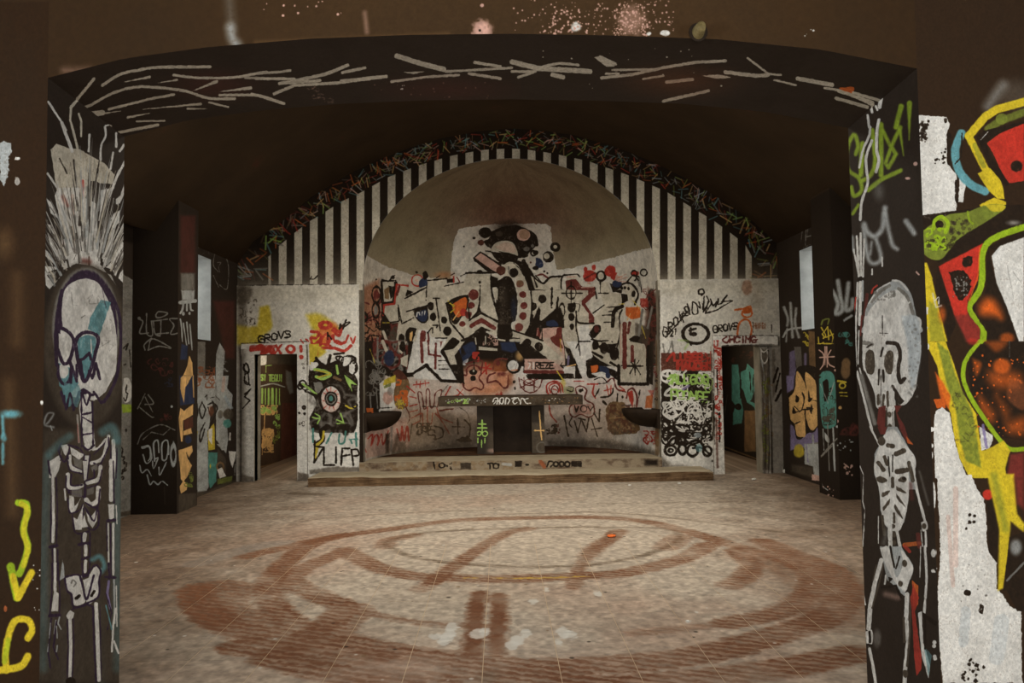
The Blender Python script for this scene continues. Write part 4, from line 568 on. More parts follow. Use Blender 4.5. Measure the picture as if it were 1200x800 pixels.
# ---- apse: plastered half dome over a curved wall, one big mural, warm roof light tinted into its upper whites
def apse_place(u, v):
    a = math.pi * u; th = np.clip((v - .5) * 2, 0, 1) * math.pi / 2
    return AC - AA * np.cos(a) * np.cos(th), YW + AD * np.sin(a) * np.cos(th) + .002, np.where(v < .5, SPR * v * 2, SPR + AB * np.sin(th))
apse = Canvas('paint_apse', 2300, 1900, apse_place, 'i', rough=.8).grime(.18, 160, 20).run('''
@ 0 0 1
~70 %.5 e z 600,235 70,45 ; ~30 %.8 e z 600,262 40,18
^1.5 f w 410,286 425,296 436,303 455,313 480,321 505,325 528,327 529,300 533,278 538,268 560,264 600,262 640,262 645,266 648,290 652,315 660,316 690,309 720,301 745,294 780,286 790,560 405,560
~40 %.5 f c 415,296 455,315 528,329 530,300 540,268 645,268 655,316 785,290 785,400 415,400 ; ~30 %.25 e z 598,272 34,20 ; ~14 %.2 f n 420,296 528,326 530,560 420,560 ; ~20 %.3 f p 430,440 765,440 765,520 430,520
@ 420 300 .15
~26 %.75 f q 0,260 160,180 190,560 170,800 0,800 ; z m 12 26 10,300 180,800 ; z k 10 14 20,440 180,800 ; f k 180,180 300,200 360,340 560,540 700,760 1200,640 1200,900 180,900 ; ~10 z m 20 12 200,500 420,800 ; ~10 z f 20 10 200,560 420,880
f c 190,200 280,200 265,350 200,360 ; l k 12 180,200 180,360 290,370 ; l k 10 180,195 290,190 ; f k 235,230 290,240 285,300 250,340 ; f n 200,260 240,240 240,340 205,330 ; o k 10 140,300 34,62 ; e m 140,300 22,36 ; o k 11 135,425 28,56 ; e h 135,425 16,38 ; l k 10 230,200 285,150 ; e k 270,165 16,16 ; e k 140,182 8,8
f c 195,440 200,390 280,380 300,215 385,228 365,330 520,245 545,192 680,176 690,228 820,205 850,135 1035,145 1045,300 1100,500 1100,640 1010,590 960,560 900,600 880,630 815,660 800,700 740,780 700,840 290,840 290,720 310,520 260,525 210,480
l r 14 385,232 300,222 280,372 200,382 196,460 ; l m 20 320,235 300,300 ; l k 10 310,380 340,530 430,482 ; l k 12 380,432 540,385 ; l k 13 365,330 530,245 ; l k 10 535,190 530,320 ; l k 13 545,190 690,176 ; l k 9 670,235 820,203 ; l k 10 800,155 850,132 1040,132 ; f k 365,320 380,265 430,280 ; l k 9 410,300 450,290 ; e k 528,345 6,6
g k 425,425 520,385 542,400 545,490 505,525 455,490 ; g b 445,445 530,420 535,490 500,512 460,480 ; l w 8 455,470 460,440 475,440 480,460 ; l w 7 495,465 500,435 ; l w 7 520,430 515,460
e k 565,390 27,32 ; e k 583,475 25,31 ; e k 668,500 24,28 ; e k 695,585 33,37 ; g k 705,660 745,635 790,670 740,745 710,710 ; e k 337,640 25,34 ; e k 345,725 27,32 ; f k 300,740 390,720 400,760 330,800
g k 685,365 760,320 855,305 858,380 830,440 760,535 705,470 ; g o 735,375 830,320 848,370 830,430 780,480 740,430 ; l y 9 700,350 760,410 ; l y 8 720,440 790,380 ; l y 8 700,360 780,400 ; l x 8 740,500 800,410 ; e o 790,400 40,30 ; e r 820,440 26,30
e m 900,300 41,42 ; e m 882,385 27,25 ; g m 835,435 885,440 870,485 840,480 ; e m 812,530 25,24 ; l m 34 885,545 960,500 1060,560
f k 940,375 960,435 1095,505 1090,520 960,455 860,508 925,430 ; f k 905,590 962,548 1045,588 1000,585 985,650 945,650 940,590 ; l k 10 952,230 945,390 ; e k 948,205 9,9 ; l k 10 1035,140 1045,320 1100,500 ; l k 10 605,330 640,580 ; l k 9 585,330 630,330 ; l k 9 580,540 620,540 610,560 ; l k 11 685,370 850,305 ; l k 14 690,370 720,520 830,650 ; l k 8 860,400 870,500 ; l k 10 310,400 320,500
l k 12 370,720 375,590 400,560 450,570 ; g k 375,600 400,560 450,570 440,620 400,720 380,700 ; g x 400,600 425,590 415,660 400,650
f w 470,575 542,575 570,630 690,642 680,680 640,740 680,800 700,860 400,860 ; l k 10 580,600 580,560 ; l k 10 600,640 690,640 ; l m 44 505,600 490,800 ; l m 12 545,600 550,660 ; l r 9 540,660 545,780 640,780 ; l r 8 600,700 600,800 ; f m 610,665 660,665 640,725
f k 640,735 690,695 760,760 860,640 900,640 910,760 900,860 700,860 ; ~4 g b 780,720 860,690 890,760 820,820 ; l c 28 725,780 800,690 ; l c 16 740,720 740,780
~8 e r 930,765 40,46 ; f k 900,640 1110,640 1110,860 920,860 ; l w 8 990,620 1000,700 ; ~3 z p 8 8 930,650 1090,700 ; f c 940,708 1085,722 1085,748 940,735 ; e b 1160,700 50,60 ; l w 12 1110,650 1200,650
o r 11 460,190 44,44 ; g b 470,200 520,160 540,220 480,245 ; g k 500,135 525,115 545,160 510,185 ; e p 455,190 14,14 ; f k 690,180 750,175 740,205 690,210 ; l r 10 745,160 745,205 ; l m 9 770,165 790,200 ; l k 7 610,170 640,150 ; l k 7 720,150 750,135 ; e k 455,127 11,11 ; ~20 %.35 e o 670,145 60,22 ; e k 945,120 16,10
l k 12 190,440 240,520 310,510 ; ~6 l y 6 190,520 240,520 ; l c 22 195,590 240,720 ; l h 16 150,640 150,800 ; l x 5 80,660 120,760 ; l k 9 540,600 570,560
@ 600 300 .15
f k 150,260 400,260 500,560 640,700 900,640 1040,600 1100,250 1150,500 1150,860 0,860 0,640 ; ~16 %.75 f z 1060,240 1140,300 1150,800 1020,800 ; ~10 z k 12 14 1050,260 1150,860 ; z m 10 20 1000,200 1140,800 ; ~10 %.8 f f 960,520 1080,560 1060,700 960,660
f c 30,170 60,120 110,160 150,330 145,520 100,615 0,580 55,450 45,300 ; f c 150,150 200,190 250,220 290,170 375,158 385,250 345,262 350,330 340,410 235,505 215,500 215,400 150,520 155,300
f c 345,262 420,262 430,158 505,155 535,240 650,240 650,300 640,320 560,370 640,480 650,470 720,385 690,300 690,205 755,205 770,285 850,290 870,330 850,430 840,600 830,680 640,700 560,800 420,800 410,700 380,560 400,540 350,500 365,400 345,330
s k 34 90,40 150,160 185,240 ; s k 14 150,140 200,190 250,212 300,165 385,158 ; s m 10 200,150 240,145 280,175 ; l k 13 145,265 312,258 312,372 ; e k 310,403 8,8 ; e k 237,333 31,34 ; g k 150,360 190,370 190,410 155,425 ; g k 145,455 165,460 165,510 140,510 ; f k 140,620 190,430 210,398 222,420 215,510 240,660
l k 12 220,520 352,420 360,320 ; f k 235,508 380,400 405,470 410,560 240,552 ; ~4 g b 270,512 330,500 360,545 275,545 ; f m 192,560 212,560 225,640 190,620 ; l p 6 205,560 195,620
f m 420,190 500,178 548,238 650,240 652,300 570,372 645,480 640,520 600,520 600,450 545,375 545,345 595,300 595,268 480,268 420,260 ; f c 420,262 590,270 590,300 540,350 420,340 ; l p 10 430,162 500,160 ; l p 8 545,245 635,242 ; o k 9 462,285 38,50 ; l k 8 462,200 462,370 ; l k 8 390,290 550,290 ; l k 12 385,250 385,180 400,150 510,140 530,160
g k 435,370 495,365 495,420 460,440 435,415 ; e k 465,475 25,30 ; e k 468,553 18,24 ; s k 12 500,430 510,510 560,525 640,525 ; l k 12 500,480 500,560 530,690 620,665 ; l k 9 530,690 530,785 ; l k 9 530,690 503,718 ; o k 9 390,425 22,52 ; l k 9 340,500 410,500 ; s k 7 500,370 530,380 520,430 ; f w 512,545 600,535 610,600 690,655 620,670 620,800 545,800 530,690 
g k 605,600 640,545 690,540 690,590 640,640 ; ~2 %.7 e m 660,570 20,26 ; g c 640,650 690,600 740,660 ; s k 10 605,610 650,660 750,660 ; p k 5 4 750,665 790,670 ; l k 12 635,445 720,382 ; s k 10 650,250 660,330 ; l k 9 740,400 840,395 ; l k 8 705,462 800,458 ; l k 8 720,517 790,515 ; l k 8 760,432 820,430 ; s k 30 860,392 800,430 785,545 ; s k 12 860,420 840,470 845,600 820,700 ; l k 10 620,650 700,668
e k 652,697 24,34 ; e k 718,728 31,42 ; e k 800,770 36,52 ; o k 17 695,155 34,36 ; e c 695,155 18,22 ; l k 10 690,192 690,290 752,290 ; l k 10 680,290 700,290
f k 760,210 860,230 860,290 790,280 ; s k 16 800,275 860,220 930,215 985,290 960,380 ; g c 815,270 890,228 945,240 965,290 945,360 905,350 890,290 850,262 ; e k 858,250 10,12 ; e k 884,247 11,12 ; e k 912,255 12,13 ; e k 950,295 17,26 ; ~2 e b 820,215 38,28 ; f k 850,290 900,300 910,350 860,370
^7 e r 605,155 52,46 ; e r 575,105 14,20 ; e r 640,90 16,24 ; l m 8 560,180 650,130 ; e p 600,210 12,12 ; ^6 e r 768,118 44,44 ; f r 770,120 825,130 800,190 770,170 ; l o 9 820,170 860,160 ; l p 8 810,185 890,140 ; l p 8 820,190 900,165 ; l p 8 830,195 890,200 ; e p 820,160 10,16 ; e r 960,135 32,22 ; o k 10 955,135 24,22 ; o k 10 1030,128 26,26 ; s k 10 960,190 990,160 1015,280 ; g h 970,180 1000,170 1010,240 990,230 ; s k 12 900,200 950,150 990,190
~6 f o 890,400 1000,395 1010,480 930,495 890,460 ; ~5 %.8 f r 1000,330 1060,330 1060,400 1010,400 ; l y 5 940,340 1005,420 ; l y 5 1010,540 1045,640 ; l y 5 835,375 880,372 ; l x 6 900,500 925,450 ; l h 20 1020,420 990,620 ; l h 18 1095,400 1060,560 ; l h 14 1130,620 1120,800
f c 848,535 960,498 958,640 915,670 950,700 940,850 835,850 840,640 ; l m 34 880,530 880,850 ; l m 20 920,520 905,600 ; l p 6 850,530 850,800 ; g k 915,650 960,620 1000,640 950,690 ; f c 925,692 1035,722 1045,850 930,850
f p 235,562 370,555 390,640 410,720 415,850 240,850 200,700 ; ~10 %.6 f c 240,640 300,640 410,780 410,850 240,850 ; g m 350,562 388,560 388,650 375,655 400,720 340,695 300,640 345,610 ; l y 6 378,650 382,745 ; l k 9 235,560 235,650
f c 0,585 240,662 410,810 270,810 60,690 0,640 ; l k 12 0,578 240,660 ; f k 60,690 270,800 250,830 20,720 ; e k 120,678 30,32 ; e k 210,708 33,36 ; l p 5 0,640 50,640 ; %.8 e m 62,218 31,26 ; e m 85,300 28,27 ; e m 93,388 28,28 ; e m 86,467 27,30 ; %.9 e m 55,555 32,34 ; s k 8 120,150 155,340 145,520 100,612
@ 540 240 .1
e k 285,325 75,62 ; e k 158,388 19,18 ; e z 238,442 40,32 ; e k 35,485 9,9 ; ~60 %.85 e k 560,270 150,80 ; g k 260,430 340,380 380,300 600,240 720,260 850,320 900,400 890,470 800,560 780,610 640,620 480,560 330,500 ; %.6 e f 450,340 45,32 ; e p 735,352 78,70 ; %.5 e n 745,345 60,60 ; g c 340,540 400,455 520,418 620,455 668,590 560,562 430,540 ; %.5 g p 400,490 520,440 620,470 640,560 500,540 ; l k 12 290,540 350,545 ; g k 350,550 560,565 660,600 640,660 440,660 ; e k 890,465 22,22 ; e z 818,675 12,12 ; %.8 e h 770,515 38,26 ; %.8 e h 840,480 18,20 ; o k 16 855,565 34,30 ; e k 880,560 34,30
e k 1108,492 60,56 ; e c 1108,490 24,22 ; e k 1025,610 66,66 ; e c 1005,600 36,34 ; g b 880,620 930,630 965,680 955,730 880,730 ; e k 875,740 36,26
f k 140,620 230,540 480,700 470,800 350,810 160,660 ; f p 165,620 232,562 460,715 420,790 380,770 ; l k 22 60,795 400,795 ; o k 8 220,780 20,14
g k 440,670 600,640 760,690 850,820 730,820 640,700 480,700 ; g c 480,720 560,670 650,690 720,800 640,850 540,850 ; l h 14 560,720 560,800 ; s k 10 620,680 700,760 740,830
@ 540 310 .1
e z 470,70 56,55 ; e k 620,95 52,55 ; f k 690,0 780,0 830,130 870,290 800,300 740,110 ; f c 820,130 850,150 880,270 1050,280 1050,300 870,290 ; s c 10 400,130 440,170 ; %.6 e n 690,215 44,36
g k 430,190 540,130 610,190 655,340 665,500 640,650 590,690 600,850 430,850 440,640 410,480 ; f k 345,120 430,160 440,260 370,270 ; f c 385,275 435,280 430,420 400,400 ; s k 13 350,120 355,260 400,450 435,560 ; e k 400,215 42,46 ; ~40 %.5 e f 500,380 40,120 ; ~20 %.6 e b 620,520 30,120 ; ~20 %.5 e f 480,700 40,100 ; ^9 %.5 z f 8 14 440,520 580,780
l k 22 1070,270 1060,480 ; e k 1062,500 9,9 ; s k 18 880,130 960,215 1040,150 1160,140 ; ~3 s m 12 900,120 960,110 1020,150 ; e k 978,80 12,13 ; e k 1015,100 13,14
@ 540 380 .1
f k 430,0 580,0 575,150 690,160 690,190 680,300 620,350 520,350 450,290 430,160 ; ~16 f b 460,210 680,200 660,300 600,330 480,300 ; l c 22 440,178 515,188 ; l c 32 585,185 680,185
f k 0,180 100,140 200,60 250,20 290,90 450,190 460,390 200,390 200,240 0,400 ; ~14 g b 20,260 140,200 180,300 80,360 ; f c 210,258 430,282 430,312 208,300 ; ^4 z p 8 10 260,120 430,240 ; l c 14 290,140 290,230 ; l c 12 170,160 180,230
~60 %.6 e o 300,640 300,200 ; ~50 %.5 e p 200,600 200,160 ; ^8 z r 16 10 140,330 210,430 ; l r 20 290,450 300,575 ; l r 20 240,505 355,520 ; l r 20 250,575 340,470
g w 30,430 90,400 60,470 20,470 ; ~20 %.5 e b 20,400 60,60
s m 20 20,660 30,600 70,590 70,520 130,480 200,495 240,570 215,630 265,710 240,765 170,740 100,775 40,740 25,680 ; s m 14 60,460 180,430 250,430 240,560 ; e k 145,560 46,34 ; e c 150,545 10,14 ; e k 145,630 32,34 ; l k 10 155,440 155,520
s m 20 380,520 400,430 470,400 540,410 ; s m 20 400,570 330,600 315,680 420,665 500,740 550,720 555,600 ; ~40 %.8 e q 470,480 90,60 ; e m 435,455 22,30 ; ~20 e m 480,580 50,26 ; ~30 %.7 l q 60 580,560 580,680
e k 620,478 90,98 ; e w 612,485 64,66 ; %.6 l o 16 590,540 660,530 ; s h 6 600,420 660,430 640,520 ; e k 625,672 15,18 ; e k 636,750 13,22 ; ~30 %.8 e x 690,370 40,50
f k 740,180 1000,390 960,400 690,260 ; f p 740,400 1010,400 1200,500 1200,575 745,575 ; l k 12 740,400 740,570 ; l k 12 740,396 1010,396 ; l m 40 750,555 1190,560 ; f k 760,590 1200,585 1200,650 780,640 ; l w 16 800,450 815,470 795,510 ; l w 18 850,450 850,515 ; l k 12 830,445 830,515 ; l k 12 785,440 830,440 ; t k 15 875,515 56,68,0 REZE ; l k 14 1185,450 1170,480 1200,510
s m 13 680,620 700,720 770,790 850,795 920,740 950,650 ; o m 12 800,680 60,36 ; l m 11 740,620 740,760 ; l m 11 860,620 860,780 ; l m 11 700,640 900,740 ; l m 11 700,740 900,640 ; s m 16 1010,800 1010,710 1080,670 1150,700 1170,800 ; o m 12 1100,770 40,50
@ 420 400 .15
~20 %.75 f k 0,0 180,0 170,300 165,560 20,560 ; f k 0,0 470,0 380,240 330,300 200,260 0,200 ; ~8 z h 16 10 120,0 380,220 ; ~8 z m 14 10 120,0 380,220 ; l c 26 190,0 240,120 ; f c 310,0 380,0 340,100 315,80 ; e k 345,40 24,40 ; l h 16 150,0 150,180 ; s y 5 90,60 130,170 ; ~6 e b 240,130 40,60 ; f c 330,130 390,100 380,200 330,180
f w 430,0 640,0 645,80 720,190 770,295 650,300 530,195 430,260 378,240 ; l k 36 375,262 430,258 530,188 ; l k 24 530,190 650,305 800,315 ; f k 640,80 700,0 760,0 810,130 830,330 770,300 700,180 ; f c 672,70 740,60 800,0 830,0 750,110 770,180 720,180 ; l m 24 490,0 500,160 ; l m 14 545,0 550,100 640,115 ; l m 18 605,20 600,210 ; l k 8 625,150 680,148 ; l k 8 625,185 695,182 ; l k 8 630,215 710,215 ; f w 425,260 525,205 620,300 440,290
~20 %.9 f k 60,180 210,180 170,560 50,560 ; z h 7 22 60,150 210,420 ; l h 10 90,400 100,560 ; l h 8 140,380 150,520
f w 165,330 200,300 290,290 290,520 230,560 170,510 ; ~6 e p 230,440 40,50 ; ~6 %.6 e h 250,390 26,30 ; g n 270,240 320,225 390,300 400,380 370,460 360,520 300,520 275,430 290,320 ; ^8 z o 16 10 290,300 380,520 ; ^8 z y 10 7 290,400 360,530 ; g z 270,240 320,220 380,290 310,290 ; ~3 f y 190,350 200,300 290,260 290,320 230,330 ; %.8 f e 195,350 260,320 250,350 200,370 ; e w 200,540 40,22 ; l k 7 180,520 260,515 ; f o 60,520 115,520 115,570 70,570
s m 10 480,620 485,540 465,410 485,395 500,430 510,520 530,510 530,385 555,385 562,510 590,500 600,410 640,378 650,400 612,520 ; s r 9 612,520 640,590 735,635 ; s r 9 600,560 650,620 710,718 ; l k 6 500,508 620,508 ; s r 10 540,510 540,620 570,640 580,560 ; l r 9 430,340 550,322 ; l r 7 455,310 450,360 ; l r 7 485,310 480,365 ; l r 7 520,305 525,350 ; s r 9 490,560 410,600 ; s r 9 480,620 420,650 ; l r 9 400,430 450,442 ; l r 9 405,550 460,535 ; l r 9 400,505 460,490 ; l m 12 635,540 740,525 ; l r 9 380,350 440,400 ; l r 8 500,560 505,660 
l r 9 770,375 820,420 ; l r 9 815,375 775,425 ; l r 9 730,430 770,420 ; l r 9 680,420 720,350 ; l h 6 650,400 700,340 ; z r 8 6 1070,390 1120,430
l k 10 775,600 778,720 ; l k 9 735,665 830,668 ; ^5 z k 9 12 430,640 600,760 ; s k 10 590,660 650,680 660,740 600,765 ; ^8 f k 765,765 850,735 900,780 790,790 ; s k 12 830,612 872,660 868,740 ; %.6 s k 5 790,515 850,560 880,660 ; s m 8 300,610 380,640 400,580 370,510 ; %.8 s k 8 400,760 420,640
@ 420 480 .15
~40 %.35 f n 380,0 1200,60 1200,260 380,300 ; ~8 %.8 f p 60,120 380,60 400,300 60,380 ; s r 12 75,225 110,195 100,280 130,200 155,210 150,275 180,190 192,270 235,165 ; s r 14 300,150 330,240 340,130 358,240 380,130 395,240 ; s r 8 30,240 60,330 ; ~12 %.8 f k 210,190 245,180 240,340 215,340 ; ~12 %.6 l k 30 310,200 275,330 ; ~12 %.7 f f 320,250 370,250 370,330 300,340 ; ~6 %.8 l h 14 262,140 255,330
~30 %.7 f f 380,290 900,240 920,350 100,400
@ 600 400 .15
f w 420,0 630,0 630,120 580,150 570,275 545,262 460,60 ; f k 405,30 455,60 550,290 490,290 495,180 440,120 ; l k 9 520,0 532,110 ; l k 9 500,52 525,0 610,0 ; ~6 %.8 f v 430,110 450,110 445,190 430,190
f c 620,20 830,130 860,215 850,225 690,150 620,90 ; f c 830,0 840,130 800,60 ; e k 652,30 26,38 ; e k 718,52 32,46 ; e k 800,95 36,54 ; l k 18 630,85 705,125 ; l k 18 770,165 860,215 ; l k 12 830,0 815,60 ; g k 580,190 610,145 660,140 700,190 820,235 835,310 750,260 600,285 ; ~3 g o 615,190 670,185 665,235 625,245 ; ~3 g b 680,190 740,200 760,235 735,262 690,240 ; f w 620,250 700,235 760,260 700,290 ; e b 750,265 20,24
f c 925,0 1035,20 1048,60 1045,320 840,312 840,200 870,200 860,0 ; l m 34 880,0 880,200 ; l m 28 940,40 940,150 ; l k 13 905,192 1020,192 ; l k 11 960,140 962,260 ; s k 9 930,160 950,190 922,250 ; s k 9 992,150 970,192 1003,255 ; l k 26 1065,40 1062,332 835,332 832,190 ; f k 1075,0 1110,0 1100,340 1075,330
f k 20,0 275,122 240,136 90,130 40,60 ; f k 110,252 480,250 492,292 150,286 ; l y 10 352,232 400,300 ; l x 9 430,195 495,180 ; ~8 %.6 e y 400,330 20,34 ; ~10 %.5 e e 440,380 50,30
l r 12 590,333 670,333 ; s r 12 642,340 630,400 652,442 ; l k 12 680,372 650,430 ; l r 10 740,340 755,420 ; l r 10 775,340 770,420 ; l r 9 720,385 790,365 ; s k 14 695,435 750,430 785,400 790,370 ; s m 12 740,315 790,290 820,370 890,395 ; s r 9 840,350 880,380 850,380 ; s m 14 895,440 910,380 950,370 978,440 972,520 ; g r 900,400 940,385 950,470 940,520 925,480 ; l k 12 825,412 820,482 ; e k 865,433 9,11 ; l w 22 815,508 900,498 ; ~3 l v 10 860,500 930,495 ; l k 10 1000,380 990,440 ; s k 8 640,300 700,280 740,320 680,330 ; s k 7 440,350 480,360 470,390 430,380 ; l r 8 480,310 560,310
^10 f n 735,500 790,468 880,475 900,560 990,635 1000,690 960,730 880,755 800,740 750,690 732,580 ; ^10 %.7 z z 14 16 750,500 960,720 ; ^8 %.6 z f 12 12 760,500 980,740 ; %.6 l x 6 760,600 880,590 ; ^8 f w 780,735 1000,715 1100,800 1120,860 780,770
s r 10 280,405 270,345 330,308 385,335 400,400 ; s r 10 300,400 290,350 340,325 370,350 365,400 ; s r 10 285,405 300,560 350,630 ; l r 8 320,370 350,380 ; s m 11 512,420 498,365 540,348 582,380 570,450 632,490 642,560 600,592 540,570 480,590 448,550 460,500 515,480 ; ~3 %.3 f r 470,490 620,490 620,570 480,570 ; l k 10 488,500 502,550 520,508 ; o k 9 560,525 24,26 ; l k 9 595,510 612,540 632,512 ; e k 535,385 14,14 ; e k 550,380 9,12
l k 12 408,582 440,740 ; s k 10 470,590 448,640 470,672 ; l k 12 488,620 515,710 540,612 ; l k 12 520,598 570,612 ; l k 12 548,620 582,705 600,600 ; l k 12 622,600 668,742 ; l k 12 620,688 700,675 ; l k 12 640,560 680,625 686,530 ; l k 18 712,468 738,492 ; z k 11 12 272,650 350,720 ; z m 8 6 350,640 375,720
~30 %.6 f f 1090,0 1160,0 1160,800 1110,800 ; ~6 %.85 f o 1050,430 1100,410 1095,520 1040,520 ; ~6 %.6 f r 1060,380 1110,380 1100,440 ; z r 10 8 1030,700 1140,800 ; ~6 %.7 l n 36 1140,0 1135,800 ; z k 8 6 1100,100 1150,460 ; ^4 z m 8 8 1110,0 1150,400
@ 0 0 1
~30 %.4 f n 480,474 730,474 745,535 440,540 ; ~20 %.25 f f 500,500 720,500 745,540 440,540
@ 600 480 .15
~30 %.8 f f 280,240 720,230 1000,290 1140,320 1140,370 280,350 ; ^6 %.8 e n 400,310 50,22 ; z r 9 5 1030,170 1140,260 ; ~8 %.7 l n 36 1140,0 1135,340
''').grime(.10, 60, 22)

# ---- side walls and piers of the chancel
side_left = Canvas('paint_side_left', 500, 1000, plane_x(WXL, 8.6, YW, 0, 3.9), 'd').grime(.35, 90, 30).run('''
@ 140 240 .125
s h 6 720,260 730,130 770,120 770,270 ; s h 6 730,270 745,260 740,310 770,330 730,380 ; s h 5 720,330 750,380 740,400 ; s h 7 780,230 790,160 870,95 ; s h 8 825,230 880,200 940,140 ; s h 6 780,270 800,280 820,260 ; s h 6 820,310 880,210 ; s h 7 830,310 900,250 930,280 920,370 870,400 ; l h 5 790,280 840,460 ; l h 4 760,480 800,440
s h 6 900,430 880,560 930,630 ; s h 6 900,430 960,430 1020,560 1015,760 990,790 940,750 ; s h 6 920,540 950,540 930,580 940,630 ; l h 5 880,660 930,770
@ 140 340 .125
%.9 f h 715,480 805,485 805,860 715,860 ; ^6 z q 10 16 715,720 890,800 ; f s 905,600 940,490 990,570 970,800 900,860 ; %.7 z s 5 6 970,640 1025,760 ; ~20 %.5 f m 880,100 1080,100 1080,640 1000,640
@ 140 440 .125
f s 712,0 900,0 905,260 850,300 850,400 820,700 820,860 715,860 ; ^6 %.8 z q 12 14 720,0 890,110 ; f s 905,0 1025,0 1010,120 1060,180 1050,340 1010,500 1020,600 1000,730 905,600 ; ~6 %.6 l p 30 980,20 970,140
s k 13 775,250 805,320 775,400 750,320 775,250 ; s k 10 720,230 735,330 720,420 ; s k 12 830,270 880,260 860,370 830,300 ; s k 12 870,240 915,300 890,380 830,520 ; s k 13 800,440 755,540 760,620 800,500 ; l k 7 800,200 820,180 820,230 ; l k 7 850,210 890,200 ; l k 7 900,190 940,230 ; ~4 %.5 e q 860,330 26,50
f y 828,520 890,440 895,690 830,700 ; f w 835,500 870,490 870,650 835,600 ; ~4 f t 830,720 920,720 910,860 830,860 ; ~4 %.8 l l 30 990,200 1050,300 ; ~8 %.9 e f 1020,360 50,50 ; ~6 e t 1010,450 40,40 ; %.6 e f 945,360 26,40 ; l w 14 1038,540 1035,600 ; f w 1025,705 1050,720 1095,710 1080,800 1060,860 1040,800 ; f y 700,520 735,520 720,600 
@ 140 520 .125
f s 715,0 830,0 835,400 820,440 730,455 725,200 ; ~4 f t 835,90 920,100 905,350 850,420 835,350 ; ~4 %.8 f f 920,40 1000,140 1000,280 920,200 ; o n 16 945,210 30,34 ; f w 915,240 960,220 1000,300 940,325 ; ~3 f s 910,0 1010,0 1000,60 960,60 ; f w 1025,70 1095,70 1080,150 1050,200 1035,160 ; l h 10 1085,190 1080,290 ; ~8 f e 920,330 1060,300 1050,360 920,380 ; e y 852,210 8,20 ; ~16 f f 715,450 830,440 1000,360 1150,330 1150,420 700,560
''').grime(.2, 40, 31)
pier_left = Canvas('paint_pier_left', 260, 1000, plane_x(PXL, YP, YPB, 0, 3.9), 'd').grime(.35, 90, 32).run('''
@ 140 240 .125
~20 %.5 f m 570,100 710,100 710,640 570,640 ; ~16 f h 575,640 705,640 705,800 580,800
@ 140 340 .125
~8 f s 580,0 705,0 700,90 590,90 ; ~3 l s 34 570,115 710,100 ; ~3 s s 18 600,130 590,180 570,215 ; ~3 l s 16 632,130 632,190 ; ~3 s s 18 665,130 670,180 690,190 ; e s 600,220 12,16 ; e s 656,216 10,14 ; s s 10 570,270 580,330 590,480 ; l s 12 600,310 630,520 ; l s 12 630,300 650,500 ; l s 10 660,320 680,560 ; ~5 f b 580,500 640,520 630,650 570,650 ; f x 655,610 685,680 690,800 595,800 640,700
@ 140 440 .125
f b 560,0 700,0 700,260 570,280 ; f x 595,0 680,0 650,60 620,110 605,260 570,120 575,20 ; l x 8 690,0 695,200 ; f x 570,300 605,330 690,265 690,370 600,420 595,620 575,620 555,400 ; f z 600,420 690,380 690,490 610,510 ; f x 600,520 670,490 680,540 600,560 ; ~4 e b 645,600 30,36 ; f x 555,700 680,655 685,700 640,760 630,720 600,720 620,800 560,800
@ 140 520 .125
f x 555,60 680,20 685,70 650,130 640,80 620,60 640,140 680,200 650,280 600,360 575,330 565,160 ; f x 565,400 600,340 640,380 630,430 575,465 ; ^5 z e 10 10 610,270 690,400 ; ~10 f f 555,470 720,460 720,660 555,660
''').grime(.2, 40, 33)
pier_left_front = Canvas('paint_pier_left_front', 260, 900, plane_y(YP, PXL - .62, PXL, 0, 3.9), 'k').grime(.25, 90, 34).run('''
@ 140 340 .125
e h 185,262 14,14 ; s h 12 190,270 220,300 190,400 270,400 ; s h 12 255,220 255,400 310,420 300,290 ; s h 11 320,300 330,400 380,420 390,290 ; l h 11 310,290 450,270 ; s h 12 460,400 350,410 380,430 ; s h 13 340,230 370,200 450,215 400,250 350,255 340,230 ; s h 13 540,265 470,270 510,330 480,410 560,400 ; s h 12 240,560 230,520 250,490 300,450 ; s h 12 270,560 310,455 480,540 370,525 270,560 ; %.5 z m 10 10 180,640 500,800
@ 140 440 .125
l h 10 240,170 170,310 ; s h 11 270,180 320,260 240,270 ; s h 11 180,290 290,380 320,390 ; s h 10 240,200 310,340 ; s h 8 170,640 220,540 380,460 520,510 ; l h 8 220,600 300,530 410,555 470,500 ; e s 490,290 12,14 ; %.4 z m 16 6 380,360 500,420 ; %.5 z b 12 6 380,20 500,100 ; s s 14 210,670 280,660 290,760 270,800 ; s s 14 330,800 320,640 360,610 370,720 ; s s 14 400,780 400,640 450,610 460,740 ; o s 14 505,740 24,90
@ 140 520 .125
s s 14 215,40 280,30 300,140 250,180 220,100 ; s s 14 320,30 330,130 360,130 ; s s 13 395,20 400,140 440,140 460,20 ; s s 12 310,160 320,230 360,140 ; s s 12 370,220 380,290 440,170 ; s s 11 190,200 210,270 260,240 300,300 ; s s 11 260,290 285,380 320,350 360,380 400,350 450,385 ; ~6 %.4 l f 10 420,400 425,560
''').grime(.1, 40, 35)
nave_left = Canvas('paint_nave_left', 160, 700, plane_x(BXL, 7.6, YP, 0, 3.9), 'd').run('''
@ 140 240 .125
~3 f h 0,600 50,660 145,710 145,4000 -200,4000
@ 140 340 .125
s k 10 40,540 80,500 60,560 ; l k 9 95,560 105,720 ; l k 9 40,700 60,690 
@ 140 440 .125
~4 g w 40,20 90,30 120,130 100,230 50,250 30,160 ; s k 10 70,80 60,150 80,170 ; s k 9 40,210 60,240 75,170 ; ~8 f g 20,270 110,270 115,340 30,350 ; e k 62,510 10,12 ; s k 14 0,660 30,690 20,760
@ 140 520 .125
z k 12 12 0,30 70,360 ; ~6 l f 40 0,660 140,640
''').grime(.2, 30, 36)
